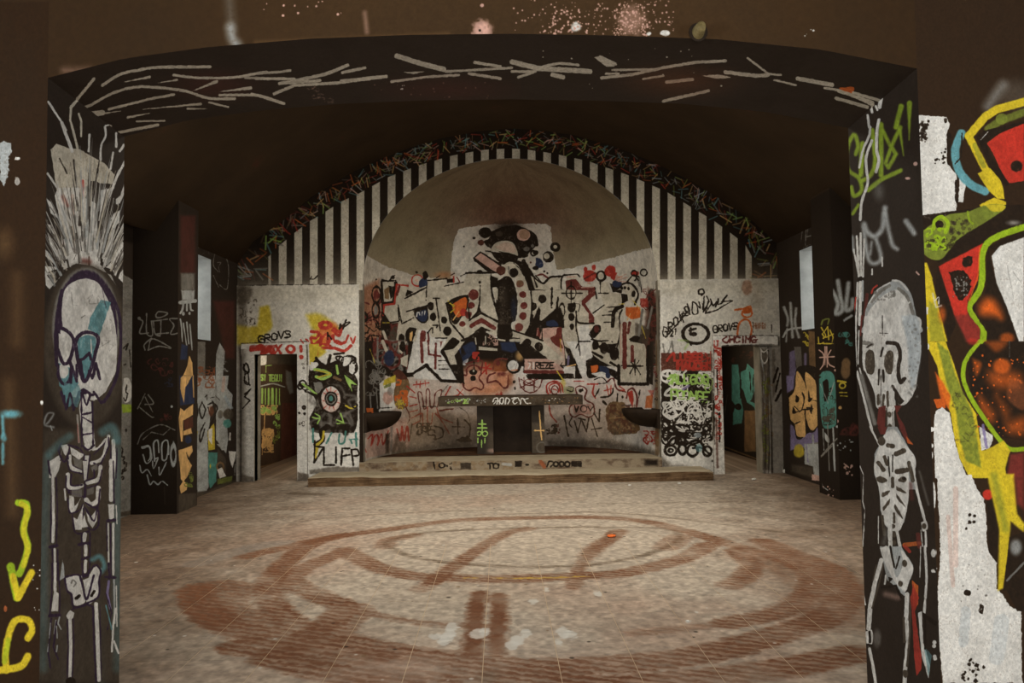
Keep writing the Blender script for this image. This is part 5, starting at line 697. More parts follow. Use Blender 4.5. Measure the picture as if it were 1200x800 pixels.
side_right = Canvas('paint_side_right', 500, 1000, plane_x(WXR, 8.6, YW, 0, 3.9), 'd').grime(.35, 90, 40).run('''
@ 890 240 .125
s h 6 390,350 400,240 ; s h 7 430,380 440,220 470,140 500,200 ; l h 6 500,200 500,360 ; s h 8 440,300 480,290 ; l h 6 460,180 445,300 ; l h 4 410,400 480,370
@ 890 340 .125
~10 s s 24 230,160 265,260 260,330 ; ~10 l s 24 290,120 310,440 ; ~10 s s 24 345,170 335,310 370,440 ; s s 20 220,440 270,370 400,350 ; ~10 l s 12 260,360 250,480 ; z y 12 8 410,390 480,520 ; f n 460,380 540,390 545,800 470,800 ; %.7 f h 325,530 390,530 400,760 350,780 ; ~8 %.8 f v 280,580 330,560 340,720 370,800 280,800 ; ~8 %.8 l v 24 430,600 430,760
@ 890 440 .125
~8 f v 250,0 330,0 320,130 260,160 ; ~6 %.8 f h 480,0 540,0 540,160 ; ~8 f v 290,460 570,440 570,640 290,700 
g k 265,190 330,100 360,-80 560,-40 570,380 520,520 450,540 400,590 350,590 320,480 270,380 ; g x 275,210 330,130 350,-40 420,60 440,130 430,-30 500,20 530,80 540,240 560,290 560,420 510,510 470,490 430,400 430,560 400,575 350,560 330,460 290,400
g k 345,180 370,210 360,250 335,240 ; g k 460,130 475,200 500,215 460,245 ; g k 310,290 350,345 310,355 ; g k 485,265 500,300 490,360 470,330 ; s k 13 400,160 420,220 395,320 350,340 ; s k 13 395,320 500,310 ; l k 12 425,330 440,480 ; s k 12 310,460 340,450 380,430 ; s k 12 445,300 470,300 ; l k 10 500,230 545,240 ; s k 10 330,290 380,340
~8 %.7 e y 370,720 50,50 ; f h 425,640 570,620 575,800 430,800 ; l s 20 500,560 505,640 ; l v 12 470,600 470,700
@ 890 520 .125
~8 %.9 e y 370,60 46,60 ; f s 420,0 575,0 575,300 510,300 500,210 425,190 ; l v 8 440,0 455,170 ; ~16 f f 300,190 500,220 500,320 300,260 ; f p 490,280 570,300 570,350 490,340
''').grime(.2, 40, 41)
pier_right = Canvas('paint_pier_right', 260, 1000, plane_x(PXR, YP + .2, YPB + .2, 0, 3.9), 'k').grime(.25, 90, 42).run('''
@ 890 340 .125
s y 12 550,440 560,500 600,490 ; s y 12 580,350 620,420 600,450 ; l y 12 600,400 640,340 650,460 ; l y 11 660,370 690,440 680,490 ; ~6 s e 14 580,320 600,280 650,270 640,320 ; s y 12 590,410 620,440 690,410 ; l y 10 545,500 690,500 ; s p 12 560,560 600,600 600,690 570,740 ; s p 12 670,560 640,620 650,690 700,720 ; l p 12 565,630 700,622 ; l p 10 615,530 615,700 ; l p 10 630,530 635,720 ; e p 710,750 10,10 ; ~5 g t 560,800 600,760 680,770 710,900 640,860
@ 890 440 .125
~5 g t 560,30 620,-20 700,0 715,200 720,400 700,480 600,480 570,280 ; g k 590,60 640,40 650,180 610,240 ; ^6 %.8 z k 8 14 580,100 710,460 ; l s 6 570,80 640,250 ; l s 6 700,60 640,260 ; ~8 z f 12 8 590,260 700,500 ; g s 610,530 650,580 650,630 615,600 ; l s 10 595,500 605,700 ; l s 14 690,490 705,800 ; l h 12 580,750 725,590 ; l h 8 640,460 645,700 ; e s 728,478 12,12 ; e s 735,653 10,8
@ 890 520 .125
l s 14 690,0 708,250 ; l h 8 645,0 655,250 ; l h 10 580,120 680,20 ; f s 585,350 600,400 645,430 640,440 590,400 ; p p 8 12 570,330 720,500
''').grime(.1, 40, 43)
pier_right_front = Canvas('paint_pier_right_front', 200, 900, plane_y(YP + .2, PXR, PXR + .55, 0, 3.9), 'k').grime(.25, 90, 44).run('''
@ 890 340 .125
~16 s s 40 690,150 740,250 720,340 780,310 760,180 740,60 ; ~16 s s 40 840,80 820,240 820,310 870,290 880,220 ; ~8 l s 20 800,400 870,360 ; ~6 z t 12 10 750,510 870,620 ; ~10 e n 815,780 40,50
@ 890 440 .125
~10 e n 810,40 44,70 ; ~3 l y 20 740,130 810,140 ; ~3 o y 14 780,170 28,22 ; l y 9 755,230 820,230 ; l y 9 760,258 825,262 ; ~4 e x 758,362 14,14 ; e p 730,480 14,14 ; ~10 %.5 z m 14 8 760,450 930,600 ; e s 868,660 20,7
@ 890 520 .125
p p 14 8 800,200 870,340 ; l p 12 795,210 835,240 ; p s 8 8 740,0 860,100
''').grime(.1, 40, 45)
PSL = at(305, 549, Z=0)[0]; PSR = at(893, 541, Z=0)[0] - .02
passage_left = Canvas('paint_passage_left', 700, 560, plane_x(PSL, YW, 16.5, 0, 2.5), (74, 52, 36)).grime(.3, 90, 50).run('''
@ 260 400 .15
~10 f f 300,0 600,0 600,180 300,180 ; f z 470,480 600,480 600,1200 450,1200 ; f w 265,110 350,110 350,180 300,190 265,170 ; l k 6 300,120 290,180 ; t j 9 300,300 22,40,0 S ; l j 8 345,190 345,240 ; l j 8 340,190 390,185 ; t j 10 305,305 22,44,0 SI ; t j 10 368,310 22,50,0 TEQUI ; s s 10 300,350 400,330 490,355 ; ~8 f h 500,220 540,240 560,400 530,410 500,330
l j 16 315,370 315,480 ; l j 10 340,370 340,490 ; l j 14 365,370 365,490 ; l j 20 395,370 395,500 ; l j 12 425,370 425,500 ; l j 10 450,370 450,490 ; ^5 z x 10 22 300,500 450,570 ; ^5 z j 8 12 300,510 450,560 ; l x 8 300,500 295,640 ; l x 7 335,560 330,700 ; ^5 z j 9 10 405,570 450,780 ; ^6 z x 12 18 315,690 400,800
@ 260 480 .15
^6 z x 12 20 315,150 400,330 ; ^5 z e 9 12 400,60 450,260 ; l x 6 320,200 315,350 ; ~6 l n 12 290,450 600,375 ; ~10 f f 290,460 600,385 600,420 290,480
''').grime(.12, 30, 51)
passage_right = Canvas('paint_passage_right', 700, 560, plane_x(PSR, YW, 16.5, 0, 2.5), (44, 36, 28)).grime(.3, 90, 52).run('''
@ 760 400 .15
~5 f t 650,180 700,180 715,300 720,420 740,540 730,640 660,650 660,560 680,500 650,460 ; f t 720,240 760,220 770,170 800,200 850,240 830,380 800,460 770,480 740,380 720,360 ; l k 12 720,300 720,440 ; l k 7 790,240 800,400 ; l k 7 820,260 815,400 ; s t 24 780,470 840,520 850,670 ; e k 700,510 26,26 ; ~6 f n 750,540 830,540 840,860 750,860 ; ~6 %.7 z z 8 8 640,80 840,160 ; %.6 l h 5 615,420 590,600
@ 760 460 .15
~6 f n 750,140 835,140 835,430 800,440 750,420 ; ~6 l n 10 600,425 880,530
''').grime(.12, 30, 53)

# ---- risers of the step and the altar
riser = Canvas('paint_step_riser', 1200, 60, plane_y(YW, AXL, AXR, .12, STEP2), (138, 120, 94)).grime(.6, 30, 60, (.22, .13, .08)).run('''
@ 420 480 .15
^5 %.4 z n 20 30 20,400 1200,470 ; l k 14 590,405 600,455 ; o k 12 655,430 22,18 ; z k 10 4 690,410 730,460 ; ~6 %.8 f k 800,410 880,410 880,460 800,460 ; t k 12 1010,455 46,40,0 TO ; ~6 %.8 l s 22 1130,420 1190,425
@ 600 480 .15
f k 20,395 80,395 75,440 25,440 ; l k 16 110,425 125,425 ; ~6 l q 30 220,400 250,440 ; s k 12 270,440 290,400 330,410 300,440 ; o k 14 340,420 18,18 ; o k 14 385,420 18,18 ; o k 14 430,420 18,18 ; f k 460,395 540,395 540,440 460,440 ; ~16 f k 1030,385 1130,385 1130,430 1030,430
''')
YA = 12.85                                               # front of the altar
ALT_T, ALT_B = at(600, 464, Y=YA - .18)[2], at(600, 475, Y=YA - .18)[2]
altar_edge = Canvas('paint_altar_edge', 900, 60, plane_y(YA - .18, at(513, 470, Y=YA)[0], at(683, 470, Y=YA)[0], ALT_B - .02, ALT_T + .02), (74, 60, 44)).grime(.6, 30, 61).run('''
@ 540 455 .1
z f 12 30 -260,90 1400,200 ; z j 10 10 -200,110 100,180 ; ~4 s j 14 -60,150 20,120 60,140 20,180 ; s w 15 370,160 390,110 430,110 420,190 ; s w 14 400,150 450,140 ; s w 15 450,190 460,110 500,110 480,190 440,150 ; s w 15 520,190 530,105 570,130 550,190 ; s w 15 600,110 640,100 610,150 630,190 660,170 ; s w 15 640,110 670,100 690,150 ; s w 15 700,190 710,110 750,120 790,110 ; s w 15 740,120 770,180 820,180 ; s w 12 380,190 400,170 ; p w 9 6 1020,110 1180,150 ; p s 8 40 -200,100 300,190 ; p n 10 30 800,90 1400,190
''')
pier_w = (at(559, 500, Y=YA)[0], at(638, 500, Y=YA)[0])
altar_base = Canvas('paint_altar_base', 480, 480, plane_y(YA, pier_w[0], pier_w[1], STEP2, ALT_B), (52, 44, 36)).grime(.4, 60, 62).run('''
@ 540 455 .1
~40 f f 330,500 440,520 440,740 300,760 ; ~20 f f 830,400 1000,400 1000,760 830,760 ; s j 15 250,370 250,520 ; l j 16 210,418 295,418 ; l j 16 192,462 305,462 ; s j 15 250,520 215,505 185,530 215,553 250,520 285,500 315,525 290,560 255,545 250,510 ; l j 14 200,585 200,635 ; l j 14 282,585 282,635 ; l j 12 244,605 244,690
l x 15 920,265 935,480 948,600 ; l x 17 868,493 998,493 ; ~10 %.6 o h 14 950,690 60,60 ; ~16 %.6 e p 380,730 60,24
''')

# ---- floor: dust over rust-red tiles, tyre marks from cars spun in rings
FX0, FX1, FY0, FY1 = -5.0, 5.0, 2.2, 12.2
floor_cv = Canvas('paint_floor', 2000, 2000, lambda u, v: (FX0 + (FX1 - FX0) * u, FY0 + (FY1 - FY0) * v, 0), (172, 155, 135), metric=True, rough=.7)
n1 = fbm(2000, 2000, 300, 70, 6); n2 = fbm(2000, 2000, 60, 71, 5)
RUST, DUST, DARK = np.array([.56, .34, .24]), np.array([.70, .63, .54]), np.array([.36, .27, .20])
fx = np.abs(floor_cv.X - .15)
m = np.clip((n1 - .42) * 2.2 + np.clip((6.5 - floor_cv.Y) * .16, -.3, .45), 0, 1)[..., None] * .5
floor_cv.img = floor_cv.img * (1 - m) + RUST * m
m = (np.clip((fx - 2.0 - np.clip(floor_cv.Y - 8, -2, 3) * .25) * .62 + (n2 - .5) * .9, 0, 1) * .85)[..., None]  # darker floor sides: shade painted in together with dirt
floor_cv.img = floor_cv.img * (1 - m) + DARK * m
n3 = fbm(2000, 2000, 9, 74, 3); floor_cv.img *= (1 + (n3 - .5) * .45)[..., None]
def mark(pts, w, a=.8, col=(.45, .26, .15), hatch=True, soft=.05):
    w, a = w * .85, a * .9
    P = spline([at(x, y, Z=0)[:2] for x, y in pts], 9)
    c = floor_cv; e = w + .1
    sl = c.box(P[:, 0].min() - e, P[:, 1].min() - e, P[:, 0].max() + e, P[:, 1].max() + e)
    if sl is None: return
    u, v = c.U[sl], c.V[sl]; D = np.full(u.shape, 1e9, np.float32)
    for i in range(len(P) - 1):
        a0, b0 = P[i], P[i + 1]; ex, ey = b0 - a0; L_ = ex * ex + ey * ey + 1e-9
        t = np.clip(((u - a0[0]) * ex + (v - a0[1]) * ey) / L_, 0, 1)
        D = np.minimum(D, np.hypot(u - a0[0] - t * ex, v - a0[1] - t * ey) - w / 2)
    q = np.clip(.5 - (D + c.N[sl] * .03) / soft, 0, 1) * a
    if hatch:
        q *= .7 + .3 * np.sin((v * .9 + u * .35) * 95 + c.N[sl] * 3)
    q *= np.clip(.1 + 1.75 * n2[sl], 0, 1.3)
    q = np.clip(q * (.8 + .5 * n3[sl]), 0, 1)[..., None]
    c.img[sl] = c.img[sl] * (1 - q) + np.array(col, np.float32) * q
DK = (.34, .26, .18)
mark([(700, 618), (776, 619), (797, 630), (768, 646), (729, 656), (674, 663), (580, 663), (502, 656), (471, 648), (451, 636), (483, 627), (522, 622), (600, 619), (700, 617)], .09, .75, DK)
mark([(797, 630), (780, 641), (797, 628)], .3, .5)
mark([(451, 640), (455, 633), (483, 627)], .25, .6)
mark([(404, 644), (436, 662), (483, 674), (540, 677), (600, 678), (690, 674), (737, 670), (800, 654), (831, 638)], .26, .85)
mark([(287, 652), (365, 634), (404, 627), (463, 619), (530, 610), (600, 607), (698, 606), (756, 611), (815, 625), (870, 642), (925, 658), (952, 678), (945, 697), (913, 717), (854, 730)], .24, .85)
mark([(231, 690), (232, 705), (250, 722), (287, 738), (345, 750), (404, 752), (483, 768), (600, 780), (658, 781), (737, 777), (815, 768), (894, 748), (964, 725), (990, 697), (975, 668), (933, 650), (894, 634)], .3, .95)
mark([(240, 690), (262, 690), (258, 715), (300, 738)], .5, .7)
mark([(280, 757), (330, 762), (385, 772), (440, 770)], .3, .95)
mark([(318, 768), (385, 787), (483, 795), (600, 800), (720, 802), (815, 795), (913, 783), (1007, 765)], .3, .9)
mark([(560, 603), (640, 601), (700, 600), (780, 606), (860, 616), (940, 628), (1010, 650)], .08, .5, DK)
mark([(340, 612), (420, 604), (520, 599), (600, 597)], .07, .45, DK)
mark([(404, 627), (373, 634), (345, 650), (318, 678), (316, 701), (336, 725), (356, 738)], .26, .9)
mark([(404, 646), (360, 664), (341, 681), (381, 701), (404, 711), (390, 725), (362, 742)], .26, .85)
mark([(410, 715), (385, 740), (360, 750)], .4, .7)
mark([(424, 717), (483, 728), (541, 733), (570, 735)], .12, .7)
mark([(854, 730), (800, 736), (740, 742)], .12, .5)
mark([(620, 619), (592, 625), (560, 644), (530, 665), (506, 682)], .2, .9)
mark([(506, 682), (494, 690)], .2, .4)
mark([(725, 622), (716, 630), (700, 640), (690, 650)], .22, .95)
mark([(700, 640), (682, 660), (672, 688)], .14, .7)
mark([(562, 695), (557, 720), (554, 766)], .14, .9, hatch=False)
mark([(585, 697), (584, 730), (582, 764)], .14, .85, hatch=False)
mark([(575, 790), (566, 800)], .1, .6, DK)
mark([(862, 644), (880, 662), (872, 676), (854, 686)], .24, .8)
mark([(580, 677), (640, 677), (690, 675)], .035, .9, (.74, .58, .2), False, .02)
mark([(545, 677), (560, 677)], .035, .8, (.74, .58, .2), False, .02)
mark([(230, 660), (300, 640), (330, 636)], .3, .5, (.42, .40, .38))
mark([(432, 567), (437, 570)], .1, .5, DK)
mark([(344, 578), (376, 579)], .25, .6, DK)
mark([(220, 597), (460, 597)], .02, .7, DK, False, .02); mark([(700, 590), (1000, 586)], .02, .7, DK, False, .02)
mark([(893, 640), (975, 700), (985, 730)], .5, .35)
for x, y, r in ((525, 747, 5), (520, 752, 4), (527, 742, 5), (560, 742, 6), (568, 740, 4), (600, 756, 5), (606, 750, 5), (616, 742, 4), (660, 741, 6), (668, 743, 5), (655, 752, 3), (806, 728, 2), (816, 717, 2), (530, 734, 5), (510, 745, 4), (640, 690, 3), (700, 695, 4), (625, 705, 4)):
    p = at(x, y, Z=0); floor_cv.ell((p[0], p[1]), (r * .008, r * .016), np.array([.78, .76, .72]), 0, .02, .8, .02)
for _ in range(260):
    x, y = RNG.uniform(-3.6, 3.8), RNG.uniform(3.0, 11); r = RNG.uniform(.006, .016)
    floor_cv.ell((x, y), (r, r), PAL['kwn'[RNG.integers(3)]], 0, .01, .7, .004)
# wiped arcs: fine brush lines through the dust round the centre of the rings
gx, gy = at(615, 640, Z=0)[:2]
rad = np.hypot(floor_cv.X - gx, (floor_cv.Y - gy) * 1.0)
floor_cv.img *= (1 + .06 * np.sin(rad * 60 + floor_cv.N * 4) * np.clip(n2 * 2 - .6, 0, 1))[..., None]

# ---------------------------------------------------------------- materials
M = dict(dark=plaster('black_painted_plaster', (44, 33, 22), (54, 41, 28), 2, .85, .35),
         vault=plaster('sooty_vault_plaster', (46, 34, 21), (56, 42, 27), 1.5, .9, .3, (70, 40, 28)),
         pale=plaster('pale_reveal_plaster', (150, 150, 145), (182, 182, 176), 3, .85, .3),
         grout=plaster('floor_grout', (176, 152, 124), (196, 174, 146), 3, .9, .2),
         riser=plaster('broken_concrete', (78, 58, 40), (118, 94, 68), 5, .9, .8, (146, 122, 92)),
         tread=plaster('dusty_concrete', (150, 136, 112), (176, 162, 138), 4, .85, .3),
         soil=plaster('dirt', (52, 34, 22), (92, 64, 42), 5, .95, .9),
         soot=plaster('black_stone', (30, 22, 14), (42, 31, 21), 4, .7, .4),
         stone=plaster('altar_stone', (56, 44, 32), (80, 66, 48), 5, .85, .6),
         grey=plaster('grey_render', (104, 98, 86), (140, 132, 116), 3, .9, .5, (82, 70, 54)),
         paper=plaster('white_scrap', (190, 188, 180), (225, 222, 214), 12, .8, .3),
         orange=plaster('orange_scrap', (196, 86, 34), (222, 112, 52), 20, .7, .3),
         brass=plaster('aged_fitting', (92, 80, 48), (140, 124, 84), 20, .5, .3))
for cv in (jamb_left, jamb_right, front_right, front_left, front_top, soffit, AW, apse, side_left, pier_left, pier_left_front, nave_left, side_right,
           pier_right, pier_right_front, passage_left, passage_right, riser, altar_edge, altar_base):
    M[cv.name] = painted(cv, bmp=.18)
M['floor'] = painted(floor_cv, posmap=(FX0, FX1, FY0, FY1), bmp=.2)
for cv in list(globals().values()):
    if isinstance(cv, Canvas): cv.U = cv.V = cv.N = cv.N2 = cv.X = cv.Y = cv.Z = None

# ---------------------------------------------------------------- mesh helpers
class MB:
    def __init__(s): s.v, s.f, s.uv, s.mi, s.mats = [], [], [], [], []
    def m(s, k):
        k = M[k] if isinstance(k, str) else k
        if k not in s.mats: s.mats.append(k)
        return s.mats.index(k)
    def poly(s, P, mat, uv=None, flip=False):
        n = len(s.v); s.v += [tuple(map(float, p)) for p in P]
        idx = list(range(n, n + len(P))); uv = list(uv) if uv is not None else [(0, 0)] * len(P)
        if flip: idx.reverse(); uv.reverse()
        s.f.append(idx); s.uv.append(uv); s.mi.append(s.m(mat)); return s
    def grid(s, fn, nu, nv, mat, u=(0, 1), v=(0, 1), flip=False):
        n = len(s.v); mi = s.m(mat)
        for j in range(nv + 1):
            for i in range(nu + 1):
                s.v.append(tuple(float(q) for q in fn(u[0] + (u[1] - u[0]) * i / nu, v[0] + (v[1] - v[0]) * j / nv)))
        for j in range(nv):
            for i in range(nu):
                a = n + j * (nu + 1) + i; q = [a, a + 1, a + nu + 2, a + nu + 1]
                t = [(u[0] + (u[1] - u[0]) * (i + di) / nu, v[0] + (v[1] - v[0]) * (j + dj) / nv) for di, dj in ((0, 0), (1, 0), (1, 1), (0, 1))]
                if flip: q.reverse(); t.reverse()
                s.f.append(q); s.uv.append(t); s.mi.append(mi)
        return s
    def box(s, x0, x1, y0, y1, z0, z1, mat, **face):
        """face: front= back= left= right= top= bottom= another material"""
        c = [(x, y, z) for z in (z0, z1) for y in (y0, y1) for x in (x0, x1)]
        for nm, q, t in (('front', (0, 1, 5, 4), 0), ('back', (3, 2, 6, 7), 0), ('left', (2, 0, 4, 6), 0), ('right', (1, 3, 7, 5), 0), ('top', (4, 5, 7, 6), 0), ('bottom', (2, 3, 1, 0), 0)):
            g = face.get(nm, mat)
            if g is None: continue
            s.poly([c[i] for i in q], g, [(0, 0), (1, 0), (1, 1), (0, 1)])
        return s
    def build(s, name, parent=None, smooth=False, loc=None, **props):
        me = bpy.data.meshes.new(name); me.from_pydata(s.v, [], s.f)
        for k in s.mats: me.materials.append(k)
        me.polygons.foreach_set('material_index', s.mi)
        ul = me.uv_layers.new(name='UVMap'); flat = [c for f in s.uv for t in f for c in t]; ul.data.foreach_set('uv', flat)
        if smooth:
            bm = bmesh.new(); bm.from_mesh(me); bmesh.ops.remove_doubles(bm, verts=bm.verts, dist=1e-5)
            for f in bm.faces: f.smooth = True
            bm.to_mesh(me); bm.free()
        me.validate(); me.update()
        o = bpy.data.objects.new(name, me); C.objects.link(o)
        if parent: o.parent = parent
        if loc: o.location = loc
        for k, v in props.items(): o[k] = v
        return o

def thing(name, label, cat, loc=(0, 0, 0), group=None, kind=None):
    o = bpy.data.objects.new(name, None); C.objects.link(o); o.location = loc; o.empty_display_size = .2
    if label: o['label'] = label
    if cat: o['category'] = cat
    if group: o['group'] = group
    if kind: o['kind'] = kind
    return o

def rough(o, amt, cuts=3, sel=None):
    """break up straight edges: subdivide and nudge the vertices"""
    bm = bmesh.new(); bm.from_mesh(o.data)
    bmesh.ops.remove_doubles(bm, verts=bm.verts, dist=1e-5)
    bmesh.ops.subdivide_edges(bm, edges=bm.edges, cuts=cuts, use_grid_fill=True)
    for v in bm.verts:
        if sel is None or sel(v.co): v.co += Vector([random.gauss(0, amt) for _ in range(3)])
    bm.to_mesh(o.data); bm.free(); o.data.update()

S = 'structure'
# ---------------------------------------------------------------- floor and its tiles
TW, TH, TX, TY = .42, .356, -.123, 4.034
ROWS, COLS = range(-5, 9), range(-10, 11)
ty0, ty1 = TY - 5 * TH, TY + 9 * TH
fl = MB()
fl.box(-5.2, 5.4, -10, ty0, -.1, 0, 'floor').box(-5.2, 5.4, ty0, ty1, -.1, -.0012, 'grout').box(-5.2, 5.4, ty1, 16.6, -.1, 0, 'floor')
for a, b in ((-5.2, TX - 10 * TW), (TX + 11 * TW, 5.4)): fl.box(a, b, ty0, ty1, -.05, 0, 'floor')
floor = fl.build('floor', kind=S)
tile_me = None
for r in ROWS:
    for c in COLS:
        x, y = TX + (c + .5) * TW, TY + (r + .5) * TH
        if tile_me is None:
            o = MB().box(-TW / 2 + .0022, TW / 2 - .0022, -TH / 2 + .0022, TH / 2 - .0022, -.009, 0, 'floor').build('tile', floor); tile_me = o.data
        else:
            o = bpy.data.objects.new('tile', tile_me); C.objects.link(o); o.parent = floor
        o.location = (x, y, random.uniform(-.0006, .0006)); o.rotation_euler = (random.gauss(0, .0008), random.gauss(0, .0008), 0)

# ---------------------------------------------------------------- wall with the near arch
wf = MB()
def fr_uv(x, z, X0, X1, Z0, Z1): return ((x - X0) / (X1 - X0), (z - Z0) / (Z1 - Z0))
def quad_y(mb, y, x0, x1, z0, z1, mat, ext, flip=False):
    P = [(x0, z0), (x1, z0), (x1, z1), (x0, z1)]
    mb.poly([(x, y, z) for x, z in P], mat, [fr_uv(x, z, *ext) for x, z in P], flip)
ZC = 3.25
quad_y(wf, YF, XL - .65, XL, 0, ZC, 'paint_front_wall_left', (XL - .65, XL + .02, 0, 3.3))
quad_y(wf, YF, -4.2, XL - .65, 0, 4.4, 'dark', (0, 1, 0, 1))
quad_y(wf, YF, XR, XR + .75, 0, ZC, 'paint_front_wall_right', (XR - .02, XR + .75, 0, 3.3))
quad_y(wf, YF, XR + .75, 4.2, 0, 4.4, 'dark', (0, 1, 0, 1))
TE = (-2.75, 2.75, 2.75, 4.4)
N_ = 60; us = [i / N_ for i in range(N_ + 1)]
FA = [(float(arch_at(u)[0]), float(arch_at(u)[1]) + FRISE) for u in us]
# above-arch wall: the murals go on up beside the arch head, the plain upper wall starts above them
ZM = 3.3
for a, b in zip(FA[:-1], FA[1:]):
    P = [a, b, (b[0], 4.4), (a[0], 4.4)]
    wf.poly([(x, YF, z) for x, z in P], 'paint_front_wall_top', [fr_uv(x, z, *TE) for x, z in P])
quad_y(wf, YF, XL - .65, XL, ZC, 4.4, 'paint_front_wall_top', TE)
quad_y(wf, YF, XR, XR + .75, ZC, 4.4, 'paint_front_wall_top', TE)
wf.grid(lambda u, v: (XL, YF + (YB - YF) * u, JZ * v), 2, 8, 'paint_jamb_left', v=(0, (FA[0][1]) / JZ), flip=False)
wf.grid(lambda u, v: (XR, YF + (YB - YF) * u, JZ * v), 2, 8, 'paint_jamb_right', v=(0, (FA[-1][1]) / JZ), flip=True)
wf.grid(lambda u, v: (arch_at(u)[0], YF + (YB - YF) * v, arch_at(u)[1] + FRISE * (1 - v)), N_, 2, 'paint_arch_underside')
for a, b in zip(FA[:-1], FA[1:]):
    wf.poly([(a[0], YB, a[1] - FRISE), (b[0], YB, b[1] - FRISE), (b[0], YB, 6.2), (a[0], YB, 6.2)], 'vault', flip=True)
wf.poly([(-5, YB, 0), (XL, YB, 0), (XL, YB, 6.2), (-5, YB, 6.2)], 'dark', flip=True)
wf.poly([(XR, YB, 0), (5.3, YB, 0), (5.3, YB, 6.2), (XR, YB, 6.2)], 'dark', flip=True)
wf.build('wall_front', kind=S)

# ---------------------------------------------------------------- nave on the camera's side
MB().box(-4.4, 4.4, -9.8, YF, 4.4, 4.55, 'dark').build('ceiling_nave', kind=S)
MB().box(-4.4, -1.6, -10, -9.8, 0, 4.5, 'dark').box(2.2, 4.4, -10, -9.8, 0, 4.5, 'dark').box(-1.6, 2.2, -10, -9.8, 3.8, 4.5, 'dark').build('wall_entrance', kind=S)

# ---------------------------------------------------------------- side walls with window openings
def wall_x(name, X, y0, y1, z0, z1, hole, mat, ext=None, out=-1, depth=.45):
    """a wall on the plane X with one opening (ya, yb, za, zb); out = which way its thickness goes"""
    mb = MB(); ya, yb, za, zb = hole
    uv = (lambda y, z: fr_uv(y, z, *ext)) if ext else (lambda y, z: (0, 0))
    for a, b, c, d in ((y0, ya, z0, z1), (yb, y1, z0, z1), (ya, yb, z0, za), (ya, yb, zb, z1)):
        if b - a < 1e-4 or d - c < 1e-4: continue
        P = [(a, c), (b, c), (b, d), (a, d)]
        mb.poly([(X, y, z) for y, z in P], mat, [uv(y, z) for y, z in P], flip=out > 0)
        mb.poly([(X + out * depth, y, z) for y, z in P], 'dark', flip=out < 0)
    o = mb.build(name, kind=S)
    w = MB(); e = X + out * depth; x0, x1 = min(X, e), max(X, e)
    w.poly([(x0, yb, za), (x1, yb, za), (x1, yb, zb), (x0, yb, zb)], 'pale')
    w.poly([(x0, ya, za), (x1, ya, za), (x1, ya, zb), (x0, ya, zb)], 'pale', flip=True)
    w.poly([(x0, ya, za), (x1, ya, za), (x1, yb, za), (x0, yb, za)], 'pale')
    w.poly([(x0, ya, zb), (x1, ya, zb), (x1, yb, zb), (x0, yb, zb)], 'pale', flip=True)
    return o, w
_, w = wall_x('wall_nave_left', -4.2, -9.8, YF, 0, 4.5, (-.5, 1.3, 1.3, 3.3), 'dark'); w.build('fill_opening_left', kind=S)  # unseen opening added to let the left fill light in
_, w = wall_x('wall_nave_right', 4.2, -9.8, YF, 0, 4.5, (-.5, 1.3, 1.3, 3.3), 'dark', out=1); w.build('fill_opening_right', kind=S)  # unseen opening added for the right fill light
wy = at(247, 350, X=WXL)[1]; wl = (wy - 1.0, wy, at(247, 399, X=WXL)[2], at(247, 304, X=WXL)[2])
_, w = wall_x('wall_left', WXL, YP, YW, 0, 3.75, wl, 'paint_side_left', (8.6, YW, 0, 3.9)); w.build('window_1', kind=S)
wy = at(938.5, 350, X=WXR)[1]; wr = (wy - 1.0, wy, at(938.5, 387, X=WXR)[2], at(938.5, 293, X=WXR)[2])
_, w = wall_x('wall_right', WXR, YP, YW, 0, 3.9, wr, 'paint_side_right', (8.6, YW, 0, 3.9), out=1); w.build('window_2', kind=S)
_, w = wall_x('wall_transept_left', BXL, YB, YP, 0, 4.0, (4.7, 7.4, 1.0, 3.2), 'paint_nave_left', (7.6, YP, 0, 3.9)); w.build('window_3', kind=S)
_, w = wall_x('wall_transept_right', BXR, YB, YP + .2, 0, 4.2, (4.7, 7.4, 1.0, 3.2), 'dark', out=1); w.build('window_4', kind=S)

# ---------------------------------------------------------------- piers
pl = MB(); ex = (PXL - .62, PXL, 0, 3.9)
quad_y(pl, YP, BXL - .3, PXL, 0, 3.9, 'paint_pier_left_front', ex)
pl.grid(lambda u, v: (PXL, YP + (YPB - YP) * u, 3.9 * v), 1, 4, 'paint_pier_left')
pl.poly([(BXL - .3, YP, 3.9), (PXL, YP, 3.9), (PXL, YP, 4.6), (BXL - .3, YP, 4.6)], 'dark')
pl.poly([(PXL, YP, 3.9), (PXL, YPB, 3.9), (PXL, YPB, 4.6), (PXL, YP, 4.6)], 'dark')
pl.poly([(BXL - .3, YPB, 0), (PXL, YPB, 0), (PXL, YPB, 3.9), (BXL - .3, YPB, 3.9)], 'dark', flip=True)
pl.build('wall_pier_left', kind=S)
pr = MB(); y0 = YP + .2
pr.grid(lambda u, v: (PXR + .55 * u, y0, 4.2 * v), 1, 4, 'paint_pier_right_front', v=(0, 1))
pr.grid(lambda u, v: (PXR, y0 + (YPB - YP) * u, 3.9 * v), 1, 4, 'paint_pier_right', flip=True)
pr.poly([(PXR, y0, 3.9), (PXR, y0 + YPB - YP, 3.9), (PXR, y0 + YPB - YP, 4.6), (PXR, y0, 4.6)], 'dark', flip=True)
pr.poly([(PXR, y0, 4.2), (PXR + .6, y0, 4.2), (PXR + .6, y0, 4.6), (PXR, y0, 4.6)], 'dark')
pr.poly([(PXR, y0 + .6, 0), (PXR + .55, y0 + .6, 0), (PXR + .55, y0 + .6, 4.2), (PXR, y0 + .6, 4.2)], 'dark')
pr.build('wall_pier_right', kind=S)

